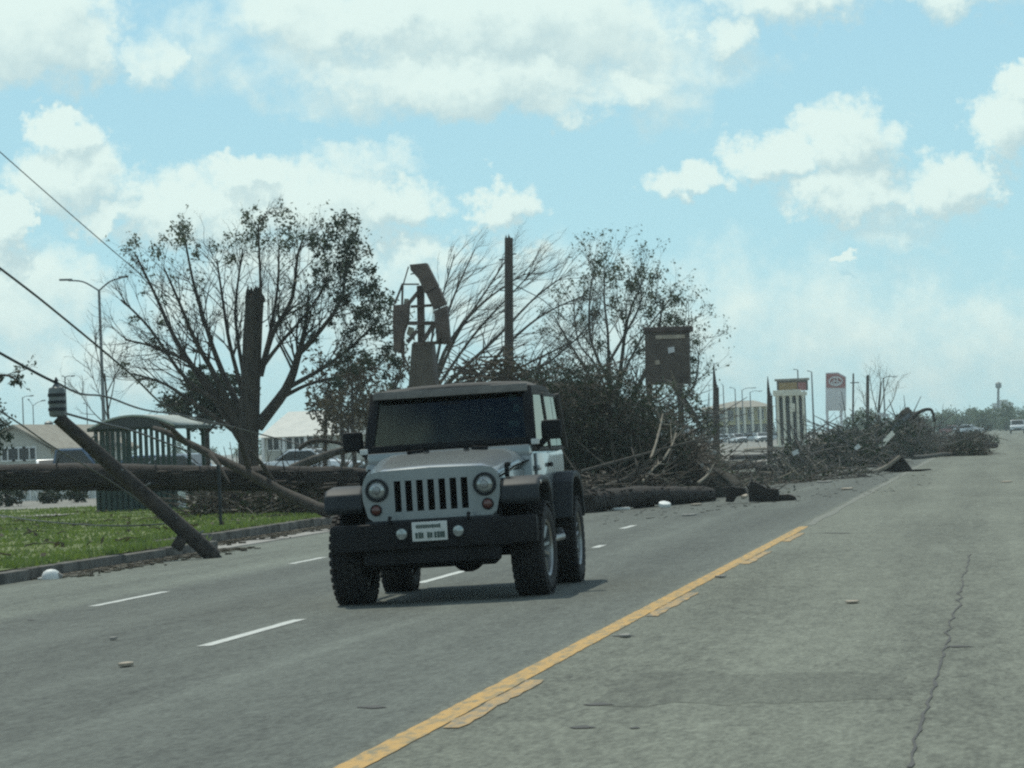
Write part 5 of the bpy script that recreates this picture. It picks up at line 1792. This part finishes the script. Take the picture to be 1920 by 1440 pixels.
mound('root_plate', 'small brown root plate at the top right of the debris line', [(1666, 802), (1682, 783), (1700, 768), (1716, 772), (1728, 784), (1736, 802)], 176, 1.2, M['soil'], R4, amp=.3)
glog('fallen_log', 'very long dark log reaching right across the lanes towards the white truck', 'log', (1632, 853), (1868, 840), .20, .15, M['barklog'], n=12)
glog('fallen_log', 'dark log lying on the road in front of the large leafy heap', 'log', (1540, 880), (1690, 869), .17, .13, M['barklog'])
glog('fallen_log', 'dark far log across the lanes behind the long log', 'log', (1740, 826), (1848, 819), .22, .17, M['barklog'])
q = G(1675, 886)
fb = thing('broken_fork', 'dark triangular broken tree fork on the road at the end of the debris', 'stump', tuple(q))
gslab(fb, 'fork', [(1652, 884), (1680, 862), (1692, 856), (1704, 872), (1712, 884), (1690, 886)], q.y, .5, M['barklog'])
MB().tube([P(1645, 885, q.y - .3), P(1668, 872, q.y - .2), P(1688, 856, q.y)], [.07, .06, .05], 7).build('pale_arm', M['twigpale'], fb)
MB().tube([P(1700, 884, q.y), P(1745, 880, q.y + .4)], [.06, .02], 6).build('low_branch', M['barklog'], fb)
board('pale board leaning up to the right in front of the leafy heap', (1647, 841), (1674, 812), 146, 147, .2, .06, m=M['cream'], up=(0, -1, 0))
board('grey board continuing above the pale leaning board', (1672, 806), (1705, 778), 150, 151, .16, .06, m=M['galv'], up=(0, -1, 0))
board('white scrap of sheet on top of the leafy heap', (1646, 776), (1666, 779), 149, 149, .14, .04, up=(0, -1, 0))
board('small white scrap of sheet in front of the leafy heap', (1604, 842), (1612, 835), 118, 118, .14, .04, up=(0, -1, 0))
board('white scrap stuck in the dark brush right of the stump', (1486, 851), (1497, 846), 93, 93, .12, .04, up=(0, -1, 0))
log_thing('broken_limb', 'bare dark limb rising out of the debris at its right end', 'limb', [P(1700, 800, 160), P(1720, 775, 160), P(1745, 768, 160.5), P(1752, 790, 161)], .10, .05, M['bark'], R4)
# ragged standing branches over the far debris
tf = thing('stripped_tree', 'pale stripped young tree standing over the far debris heap', 'tree', tuple(at(1648, 260)))
MB().tube([at(1648, 260), P(1648, 760, 260), P(1652, 715, 260)], [.12, .09, .05], 7).build('trunk', M['barkgrey'], tf)
for pxs in ([(1648, 780), (1636, 740), (1630, 700)], [(1649, 770), (1660, 730), (1668, 700)], [(1650, 750), (1652, 720), (1648, 692)], [(1648, 785), (1675, 750), (1682, 715)], [(1648, 790), (1625, 765), (1618, 735)]):
    limb_of(tf, pxs, 260, .05, .02, R4, M['twigpale'], tw=9, twl=1.3, lvl=2, kids=(2, 3))

# ------------------------------------------------------------------ buildings, lamps and vehicles behind
def windows(parent, x0, x1, z0_, z1_, y, n, w, m=None):
    for k in range(n):
        x = x0 + (x1 - x0) * (k + .5) / n
        fr_ = MB().span((x - w / 2 - .08, y - .05, z0_ - .08), (x + w / 2 + .08, y + .02, z1_ + .08)).build('window', M['white'], parent)
        MB().span((x - w / 2, y - .07, z0_), (x + w / 2, y - .045, z1_)).build('pane', M['dark'], fr_)
        MB().span((x - .03, y - .085, z0_), (x + .03, y - .065, z1_)).build('mullion', M['white'], fr_)


# gabled building at the far left
YH = 165.0
gx0, gx1 = P(-60, 860, YH).x, P(95, 860, YH).x
hb = thing('gabled_building', 'pale gabled building with tan roof behind the trunk at the far left', 'building', (gx0, YH, ZV))
zr, ze = P(30, 801, YH).z, P(90, 842, YH).z
mx_ = (gx0 + gx1) / 2 + .3
MB().prism([(gx0, YH, ZV), (gx1, YH, ZV), (gx1, YH, ze), (mx_, YH, zr), (gx0, YH, ze)], (0, 16, 0)).build('wall', M['wall'], hb, smooth=0)
rfo = MB()
for (xa, za, xb, zb2) in ((mx_, zr, gx1 + .4, ze - .12), (mx_, zr, gx0 - .4, ze - .12)):
    rfo.add([(xa, YH - .3, za + .02), (xa, YH + 16.3, za + .02), (xb, YH + 16.3, zb2 + .02), (xb, YH - .3, zb2 + .02), (xa, YH - .3, za + .14), (xa, YH + 16.3, za + .14), (xb, YH + 16.3, zb2 + .14), (xb, YH - .3, zb2 + .14)], [(0, 1, 2, 3), (4, 5, 6, 7), (0, 1, 5, 4), (1, 2, 6, 5), (2, 3, 7, 6), (3, 0, 4, 7)])
rfo.build('roof', M['rooft'], hb, smooth=0)
windows(hb, P(5, 850, YH).x, P(66, 850, YH).x, P(30, 862, YH).z, P(30, 841, YH).z, YH, 3, .55)
wx0, wx1 = P(62, 830, YH + 6).x, P(178, 830, YH + 6).x
wg_ = thing('long_low_building', 'long low building with tan roof and dark window band behind the slanting pole', 'building', (wx0, YH + 6, ZV))
ze2, zr2 = P(120, 839, YH + 6).z, P(120, 811, YH + 6).z
MB().prism([(wx0 + .4, YH + 6, ZV), (wx1 - .4, YH + 6, ZV), (wx1 - .4, YH + 6, ze2), (wx0 + .4, YH + 6, ze2)], (0, 8, 0)).build('wall', M['wall'], wg_, smooth=0)
MB().prism([(wx0, YH + 5.5, ze2), (wx1, YH + 5.5, ze2), (wx1 - .3, YH + 10, zr2), (wx0 + .1, YH + 10, zr2)], (0, 4, .02)).build('roof', M['rooft'], wg_, smooth=0)
MB().span((wx0 + .2, YH + 5.6, ze2 - .12), (wx1 - .2, YH + 5.95, ze2 - .005)).build('fascia', M['white'], wg_)
windows(wg_, P(92, 850, YH + 6).x, P(176, 850, YH + 6).x, P(120, 853, YH + 6).z, P(120, 842, YH + 6).z, YH + 6, 4, .42)
MB().box((P(82, 806, YH + 8).x, YH + 9, zr2 + .2), (.35, .35, .5)).build('roof_vent', M['galv'], wg_)
MB().lathe([(0, .22), (.12, .24), (.2, .1), (.22, .0001)], (P(82, 806, YH + 8).x, YH + 9, zr2 + .45), 'z', 12).build('vent_cap', M['galv'], wg_)

# pale building seen through the big tree
YM = 190.0
mx0, mx1 = P(486, 830, YM).x, P(640, 830, YM).x
mb_h = thing('hip_roof_building', 'pale grey building with light roof seen between the big tree and the car', 'building', (mx0, YM, ZV))
ze3, zr3 = P(560, 818, YM).z, P(560, 770, YM).z
MB().span((mx0 + .3, YM, ZV), (mx1 - .3, YM + 9, ze3)).build('wall', M['wall'], mb_h)
MB().add([(mx0, YM - .4, ze3), (mx1, YM - .4, ze3), (mx1, YM + 9.4, ze3), (mx0, YM + 9.4, ze3), (mx0 + 1.0, YM + 3.5, zr3), (mx1 - 1.2, YM + 3.5, zr3)], [(0, 1, 2, 3), (0, 1, 5, 4), (1, 2, 5), (2, 3, 4, 5), (3, 0, 4)]).build('roof', M['rooflight'], mb_h, smooth=0)
windows(mb_h, P(500, 830, YM).x, P(600, 830, YM).x, P(520, 843, YM).z, P(520, 822, YM).z, YM, 4, .6)
for px_ in (495, 534, 575, 612):
    x = P(px_, 830, YM).x
    MB().span((x - .08, YM - .35, ZV), (x + .08, YM - .2, ze3 - .01)).build('porch_post', M['white'], mb_h)
MB().span((mx0 + .25, YM - .3, ZV), (mx1 - .25, YM - .004, ZV + .7)).build('low_wall', M['wallw'], mb_h)
fw = thing('flat_roof_shop', 'long flat-roofed pale shop low behind the car and thicket', 'building', (P(600, 840, 230).x, 230, ZV))
MB().span((P(610, 840, 230).x, 230, ZV), (P(1020, 840, 230).x, 244, ZV + 3.4)).build('wall', M['wall'], fw)
MB().span((P(606, 840, 230).x, 229.6, ZV + 3.41), (P(1024, 840, 230).x, 244.4, ZV + 3.8)).build('roof', M['rooft'], fw)
windows(fw, P(620, 840, 230).x, P(1010, 840, 230).x, ZV + .8, ZV + 2.4, 230, 8, 1.2)

# low white ribbed wall and clipped bushes seen under the fallen trunk
YWl = 116.0
wl = thing('ribbed_wall', 'low white ribbed wall seen under the fallen trunk at the left', 'wall', (P(30, 950, YWl).x, YWl, ZV))
wa, wb2 = P(22, 950, YWl).x, P(365, 950, YWl).x
MB().span((wa, YWl, ZV), (wb2, YWl + .15, ZV + .62)).build('panel', M['wallw'], wl)
n_r = 28
for k in range(n_r + 1):
    x = wa + (wb2 - wa) * k / n_r
    MB().span((x - .04, YWl - .05, ZV), (x + .04, YWl - .004, ZV + .66)).build('rib', M['white'], wl)
R6 = random.Random(9)


def bush(label, px_, Y, rx, rz, n=700, name='bush'):
    c = at(px_, Y)
    o = thing(name, label, 'bush', tuple(c), 'clipped bushes under the fallen trunk')
    lv_, st = MB(), MB()
    for k in range(7):
        d = Vector((R6.gauss(0, .5), R6.gauss(0, .5), 1)).normalized()
        st.tube([c, c + d * rz * .5, c + d * rz * .9 + Vector((R6.gauss(0, .1), 0, 0))], [.03, .02, .008], 5)
    for k in range(n // 8):
        v = Vector((R6.gauss(0, 1), R6.gauss(0, 1), R6.gauss(0, 1))).normalized() * R6.uniform(.55, 1.0)
        clump(lv_, c + Vector((v.x * rx, v.y * rx, rz * .5 + v.z * rz * .5)), .12, 8, .11, R6)
    st.build('stems', M['bark'], o)
    lv_.build('leaves', M['leafdark'], o, smooth=0)


bush('dark clipped bush at the left edge under the fallen trunk', 14, 104, .55, .62, 1000)
bush('dark round bush left of two under the fallen trunk, nearer the left edge', 90, 108, .40, .45)
bush('dark round bush right of two under the fallen trunk, nearer the shelter', 140, 108, .38, .45)
bush('dark bush right of the bus shelter under the fallen trunk', 385, 100, .5, .6)
bush('dark bush between the shelter and the leaning grey trunk', 450, 102, .6, .7, 1000)

# ---- street lamps


def lamp(label, px_, Y, ytop, arms, r=.07, name='street_lamp', lean=0, group=None):
    b_0 = at(px_, Y)
    zt2 = P(px_, ytop, Y).z
    o = thing(name, label, 'street lamp', tuple(b_0), group)
    MB().tube([b_0, Vector((b_0.x, Y, zt2 * .5)), Vector((b_0.x, Y, zt2))], [r * 1.3, r, r * .75], 9).build('pole', M['galv'], o)
    MB().tube([b_0, b_0 + Vector((0, 0, .25))], [r * 2, r * 1.9], 9).build('base', M['concrete'], o)
    for (ex, ey) in arms:
        e = P(ex, ey, Y)
        t_ = Vector((b_0.x, Y, zt2 - .05))
        m_ = t_.lerp(e, .5) + Vector((0, 0, abs(e.x - t_.x) * .12))
        MB().tube(smooth_pts([t_, m_, e], 4), r * .5, 6).build('arm', M['galv'], o)
        s = 1 if e.x > t_.x else -1
        w = abs(e.x - t_.x) * .42
        MB().prism([e + Vector((-s * w * .3, -.12, -.02)), e + Vector((s * w * .7, -.10, .0)), e + Vector((s * w * .7, .10, .0)), e + Vector((-s * w * .3, .12, -.02))], (0, 0, .12)).build('lamp_head', M['galv'], o, bevel=.03)
    return o


lamp('tall double-armed street lamp at the left behind the shelter', 197, 195, 543, [(128, 526), (228, 521)], .10)
lamp('small far lamp with a short arm at the left edge', 46, 330, 745, [(58, 743)], .07)
lamp('small far double lamp just right of the left-edge lamp', 65, 340, 760, [(54, 750), (80, 752)], .06)
lamp('far lamp with T-shaped head left of the double-armed lamp', 127, 300, 706, [(118, 706), (136, 706)], .08)
lamp('small far lamp nearest the double-armed lamp foot', 166, 330, 758, [(158, 757)], .06)
lamp('tall far lamp left of two over the orange-brown sign', 1502, 520, 693, [(1489, 693)], .13)
lamp('tall far lamp right of two next to the red and white sign', 1528, 520, 697, [(1515, 696)], .13)
lamp('far thin lamp with arm to the left above the yellow building', 1361, 560, 722, [(1353, 720)], .10)
lamp('far thin lamp with arm to the left, second above the yellow building', 1383, 565, 729, [(1370, 727)], .10)
lamp('far thin lamp with arm to the right, third above the yellow building', 1396, 570, 731, [(1412, 728)], .10)
lamp('far thin lamp with arm to the right, fourth above the yellow building', 1411, 575, 735, [(1424, 734)], .10)
lamp('far lamp whose head shows above the debris at the right', 1662, 420, 708, [(1676, 707)], .10)

# ---- yellow two-storey building
YY = 640.0
m0, m1 = P(1318, 800, YY).x, P(1442, 800, YY).x
yb_ = thing('motel', 'two-storey yellow and brown building with white columns beyond the split poles', 'building', (m0, YY, ZV))
zf = P(1380, 795, YY).z
zee = P(1380, 764, YY).z
MB().span((m0, YY, ZV), (m1, YY + 14, zf)).build('lower_wall', M['brick'], yb_)
MB().span((m0 + .02, YY + .01, zf + .002), (m1 - .02, YY + 14, zee)).build('upper_wall', M['yellowwall'], yb_)
MB().span((m0 - .3, YY - 1.8, zf - .1), (m1 + .3, YY - .02, zf + .12)).build('balcony', M['yellowwall'], yb_)
MB().add([(m0 - .6, YY - 2.1, zee), (m1 + .6, YY - 2.1, zee), (m1 + .6, YY + 15, zee), (m0 - .6, YY + 15, zee), (m0 + 5.5, YY + 6, zee + 1.25), (m1 - 3.0, YY + 6, zee + 1.25)], [(0, 1, 2, 3), (0, 1, 5, 4), (1, 2, 5), (2, 3, 4, 5), (3, 0, 4)]).build('roof', M['rooft'], yb_, smooth=0)
for px_ in (1322, 1340, 1363, 1385, 1397, 1412, 1427, 1440):
    x = P(px_, 800, YY - 1.9).x
    MB().span((x - .2, YY - 2.0, ZV), (x + .2, YY - 1.75, zee - .01)).build('column', M['cream'], yb_)
windows(yb_, m0 + .5, m1 - .5, zf + .7, zee - .5, YY, 6, 1.0)
windows(yb_, m0 + .5, m1 - .5, ZV + .6, zf - .6, YY, 6, 1.0)

# ---- columned pylon with the box sign behind it
YN = 305.0
cp = thing('columned_pylon', 'cream classical pylon with tall columns right of the thin split pole', 'monument', tuple(at(1480, YN)))
x0_, x1_ = P(1452, 800, YN).x, P(1513, 800, YN).x
zt4 = P(1480, 742, YN).z
MB().span((x0_ - .1, YN - .3, ZV), (x1_ + .1, YN + 2.2, ZV + .25)).build('plinth', M['cream'], cp, bevel=.03)
for px_ in (1460, 1472, 1485, 1497, 1508):
    x = P(px_, 800, YN).x
    MB().lathe([(ZV + .25, .17), (ZV + .4, .14), (zt4 - .25, .115), (zt4 - .1, .16), (zt4, .17)], (x, YN, 0), 'z', 12).build('column', M['cream'], cp)
MB().span((x0_ + .1, YN + 1.2, ZV + .25), (x1_ - .1, YN + 1.4, zt4)).build('back_panel', M['dark'], cp)
MB().span((x0_, YN - .25, zt4 + .002), (x1_ - .45, YN + 1.6, P(1480, 731, YN).z)).build('entablature', M['cream'], cp, bevel=.03)
MB().span((x1_ - .449, YN - .2, zt4 + .002), (x1_ + .05, YN + 1.5, zt4 + .3)).build('side_block', M['cream'], cp, bevel=.03)
MB().span((P(1481, 765, YN).x, YN - .30, P(1481, 772, YN).z), (P(1491, 765, YN).x, YN - .24, P(1481, 757, YN).z)).build('plaque', M['cream'], cp)
YO = 330.0
bx_ = thing('panel_sign', 'wide brown sign with gold and red panels above the columned pylon', 'sign', tuple(at(1512, YO)))
for px_ in (1512, 1466):
    a_ = at(px_, YO + .2)
    MB().beam(a_, Vector((a_.x, a_.y, P(px_, 733, YO).z)), .22, .22).build('post', M['trim'], bx_)


def rect(parent, name, xa, ya, xb, yb2, Y, th, m, bevel=0):
    return MB().span((P(xa, ya, Y).x, Y, P(xa, yb2, Y).z), (P(xb, ya, Y).x, Y + th, P(xa, ya, Y).z)).build(name, m, parent, bevel=bevel)


rect(bx_, 'cabinet', 1456, 714, 1514, 734, YO, .5, M['brick'])
rect(bx_, 'top_cap', 1452, 711, 1517, 715, YO - .1, .7, M['rooft'])
rect(bx_, 'gold_panel', 1460, 718, 1494, 731, YO - .05, .045, M['gold'])
rect(bx_, 'red_panel', 1496, 717, 1511, 732, YO - .05, .045, M['redp'])

# ---- red and white sign with its oval emblem
YZ = 450.0
rs = thing('red_white_sign', 'tall pale sign with red top panel and pale oval emblem among the far lamps', 'sign', tuple(at(1567, YZ)))
slab('cabinet', [(1548, 699), (1571, 698), (1586, 706), (1586, 770), (1548, 770)], YZ, .8, M['signw'], rs)
slab('red_top', [(1549, 701), (1570, 700), (1585, 708), (1585, 727), (1549, 727)], YZ - .06, .055, M['redp'], rs, bevel=0)
for px_ in (1554, 1580):
    a_ = at(px_, YZ + .4)
    MB().beam(a_, Vector((a_.x, a_.y, P(px_, 770, YZ).z)), .35, .35).build('leg', M['signw'], rs)


def oval(cx, cy, rx, ry, w):
    o0 = P(cx, cy, YZ - .10)
    s = px_m(YZ)
    mb_ = MB()
    pts_ = [o0 + Vector((math.cos(t * math.pi / 14) * rx * s, 0, math.sin(t * math.pi / 14) * ry * s)) for t in range(29)]
    mb_.tube(pts_, w, 5, caps=False)
    return mb_.build('emblem_ring', M['signw'], rs)


oval(1567, 715, 12, 8, .10)
oval(1567, 717.5, 8, 3, .08)
oval(1567, 715, 3.2, 7.5, .08)

# ---- vehicles


def vehicle(name, label, loc, rot, m, kind='car', cat='car', group=None):
    o = thing(name, label, cat, (0, 0, 0), group)
    L, Wd, Ht = (4.5, 1.76, 1.45) if kind == 'car' else (5.4, 1.95, 1.85) if kind == 'pickup' else (5.2, 1.95, 2.1)
    g = .28
    if kind == 'car':
        low = [(-L / 2, .35), (-L / 2, .68), (-L / 2 + .2, .80), (-L * .22, .92), (L * .28, .95), (L / 2 - .1, .90), (L / 2, .60), (L / 2, .35)]
        cab = [(-L * .22, .92), (-L * .08, Ht), (L * .18, Ht), (L * .36, .93)]
    elif kind == 'pickup':
        low = [(-L / 2, .45), (-L / 2, .95), (-L / 2 + .15, 1.08), (-L * .20, 1.15), (L / 2, 1.15), (L / 2, .45)]
        cab = [(-L * .20, 1.15), (-L * .10, Ht), (L * .13, Ht), (L * .16, 1.15)]
    else:
        low = [(-L / 2, .4), (-L / 2, .95), (-L * .36, 1.15), (L / 2, 1.2), (L / 2, .4)]
        cab = [(-L * .36, 1.15), (-L * .22, Ht), (L / 2 - .1, Ht), (L / 2, 1.2)]
    MB().prism([(-Wd / 2, y_, z_) for y_, z_ in low], (Wd, 0, 0)).build('body', m, o, bevel=.07)
    MB().prism([(-Wd / 2 + .1, y_, z_ - .02) for y_, z_ in cab], (Wd - .2, 0, 0)).build('cabin', m, o, bevel=.07)
    inset = [(cab[0][0] + .12, cab[0][1] + .02), (cab[1][0] + .06, cab[1][1] - .1), (cab[2][0] - .06, cab[2][1] - .1), (cab[3][0] - .12, cab[3][1] + .02)]
    for s in (-1, 1):
        MB().prism([(s * (Wd / 2 - .1), y_, z_) for y_, z_ in inset], (s * .012, 0, 0)).build('side_window', M['dark'], o)
    f0, f1 = Vector((0, cab[0][0], cab[0][1])), Vector((0, cab[1][0], cab[1][1]))
    r0_, r1_ = Vector((0, cab[3][0], cab[3][1])), Vector((0, cab[2][0], cab[2][1]))
    for (a, b, nm, sg_) in ((f0, f1, 'windshield', -1), (r0_, r1_, 'rear_window', 1)):
        q = [a.lerp(b, .12) + Vector((-Wd / 2 + .18, sg_ * .012, 0)), a.lerp(b, .12) + Vector((Wd / 2 - .18, sg_ * .012, 0)), a.lerp(b, .88) + Vector((Wd / 2 - .22, sg_ * .012, 0)), a.lerp(b, .88) + Vector((-Wd / 2 + .22, sg_ * .012, 0))]
        MB().prism(q, (0, sg_ * .02, .01)).build(nm, M['dark'], o)
    rw = .33 if kind == 'car' else .38
    for sx_ in (-1, 1):
        for yy2 in (-L * .31, L * .30):
            MB().lathe([(-.1, rw * .6), (-.11, rw * .9), (-.08, rw), (.08, rw), (.11, rw * .9), (.1, rw * .6), (.09, .0001)], (sx_ * (Wd / 2 - .08), yy2, rw), 'x', 18).build('wheel', M['rubber'], o)
        MB().box((sx_ * (Wd / 2 - .28), -L / 2 + .01, low[1][1] - .06), (.34, .08, .14)).build('headlight', M['lens'], o, bevel=.02)
        MB().box((sx_ * (Wd / 2 - .2), L / 2 - .02, low[1][1]), (.22, .08, .16)).build('tail_light', M['tail'], o, bevel=.02)
    MB().box((0, -L / 2 - .01, .5), (Wd - .1, .1, .16)).build('front_bumper', M['trim'], o, bevel=.03)
    MB().box((0, -L / 2 + .0, .68), (Wd * .5, .06, .16)).build('front_grille', M['dark'], o, bevel=.02)
    o.location = loc
    o.rotation_euler = (0, 0, rot)
    return o


q = at(1907, 470)
vehicle('pickup_truck', 'white pickup truck coming along the road at the right edge', (P(1908, 810, 470).x, 470, zroad(P(1908, 810, 470).x)), 0, M['carwhite'], 'pickup', 'truck')
vehicle('pickup_truck', 'dark blue pickup parked behind the slanting pole at the left', tuple(at(148, 142)), 1.45, M['carblue'], 'pickup', 'truck')
vehicle('parked_car', 'white car parked behind the slanting pole left of the blue pickup', tuple(at(100, 150)), .3, M['carwhite'], 'car')
vehicle('parked_car', 'silver car parked behind the open end of the bus shelter', tuple(at(345, 140)), 1.4, M['carsilver'], 'car')
vehicle('parked_car', 'white car parked between the big tree and the driving car', tuple(at(585, 152)), 1.35, M['carwhite'], 'car')
vehicle('parked_car', 'dark blue car parked behind the bus shelter slats', tuple(at(285, 142)), 1.5, M['carblue'], 'car')
for i, (px_, Y, r, m_, lab) in enumerate(((1362, 520, 1.3, 'carwhite', 'white far car nearest the sharp split pole'), (1384, 505, .4, 'carwhite', 'white far car second from the sharp split pole'), (1410, 530, 1.2, 'carsilver', 'silver far car third from the sharp split pole'), (1430, 515, .2, 'carwhite', 'white far car just left of the thin split pole'), (1458, 540, 1.2, 'carsilver', 'silver far car showing behind the pylon columns'), (1818, 520, 1.3, 'carwhite', 'white far car on the roadside above the long log'), (1790, 560, 1.3, 'carred', 'dark red far car on the roadside above the long log'))):
    vehicle('parked_car', lab, tuple(at(px_, Y)), r, M[m_], 'car', group='far parked cars')

# ---- far background
R7 = random.Random(77)
ft = MB()
tk = MB()
for k in range(130):
    Y = R7.uniform(620, 1000)
    px_ = R7.uniform(1700, 2150) if k < 80 else R7.uniform(-300, 1700)
    c = at(px_, Y)
    h = R7.uniform(2.5, 5.6)
    tk.tube([c, c + Vector((0, 0, h * .6))], [.25, .15], 5)
    for j in range(26):
        t = R7.uniform(.08, .95)
        v = Vector((R7.gauss(0, .4), R7.gauss(0, .4), 0)) * h * .7 * math.sin(min(1, t * 1.1 + .15) * 2.6) 
        cc = c + v + Vector((0, 0, h * t))
        clump(ft, cc, 1.2, 16, .75, R7, .8)
fo_ = thing('far_trees', 'hazy line of far trees along the horizon', 'trees', tuple(at(1800, 800)))
fo_['kind'] = 'stuff'
a_ = ft.build('crowns', M['farleaf'], fo_, smooth=0)
a_['kind'] = 'stuff'
b_ = tk.build('trunks', M['bark'], fo_)
b_['kind'] = 'stuff'
YA = 1300.0
fbld = thing('far_tower_block', 'pale far building block rising over the trees near the right edge', 'building', tuple(at(1880, YA)))
rect(fbld, 'wall', 1860, 756, 1900, 800, YA, 15, M['wallw'])
rect(fbld, 'roof_block', 1874, 750, 1890, 756, YA + 2, 6, M['wall'])
for k in range(5):
    rect(fbld, 'window', 1863 + k * 7.4, 763, 1867 + k * 7.4, 768, YA - .1, .09, M['dark'])
mast = thing('far_mast', 'thin far mast with a round top beside the far building block', 'mast', tuple(at(1873, 1150)))
MB().tube([at(1873, 1150), P(1872, 716, 1150)], [.55, .35], 8).build('pole', M['galv'], mast)
MB().lathe([(-1.2, .3), (-.8, 1.0), (.6, 1.0), (1.0, .3)], tuple(P(1872, 722, 1150)), 'z', 12).build('antenna_head', M['galv'], mast)

# ------------------------------------------------------------------ haze: the humid air of the place
HAZE = .00030
hb_ = MB().span((-900, -60, -1.6), (900, 1450, 24))
hz_ = hb_.build('haze', M['white'], smooth=0)
hz_.data.materials.clear()
hm_ = bpy.data.materials.new('haze_air')
hm_.use_nodes = True
t = hm_.node_tree
t.nodes.clear()
pv = N(t, 'ShaderNodeVolumePrincipled')
pv.inputs['Color'].default_value = (.78, .95, .98, 1)
pv.inputs['Density'].default_value = HAZE
pv.inputs['Anisotropy'].default_value = .3
out = N(t, 'ShaderNodeOutputMaterial')
t.links.new(pv.outputs[0], out.inputs['Volume'])
hz_.data.materials.append(hm_)
tag(hz_, 'thin pale humid haze over the whole road', 'haze', kind='stuff')
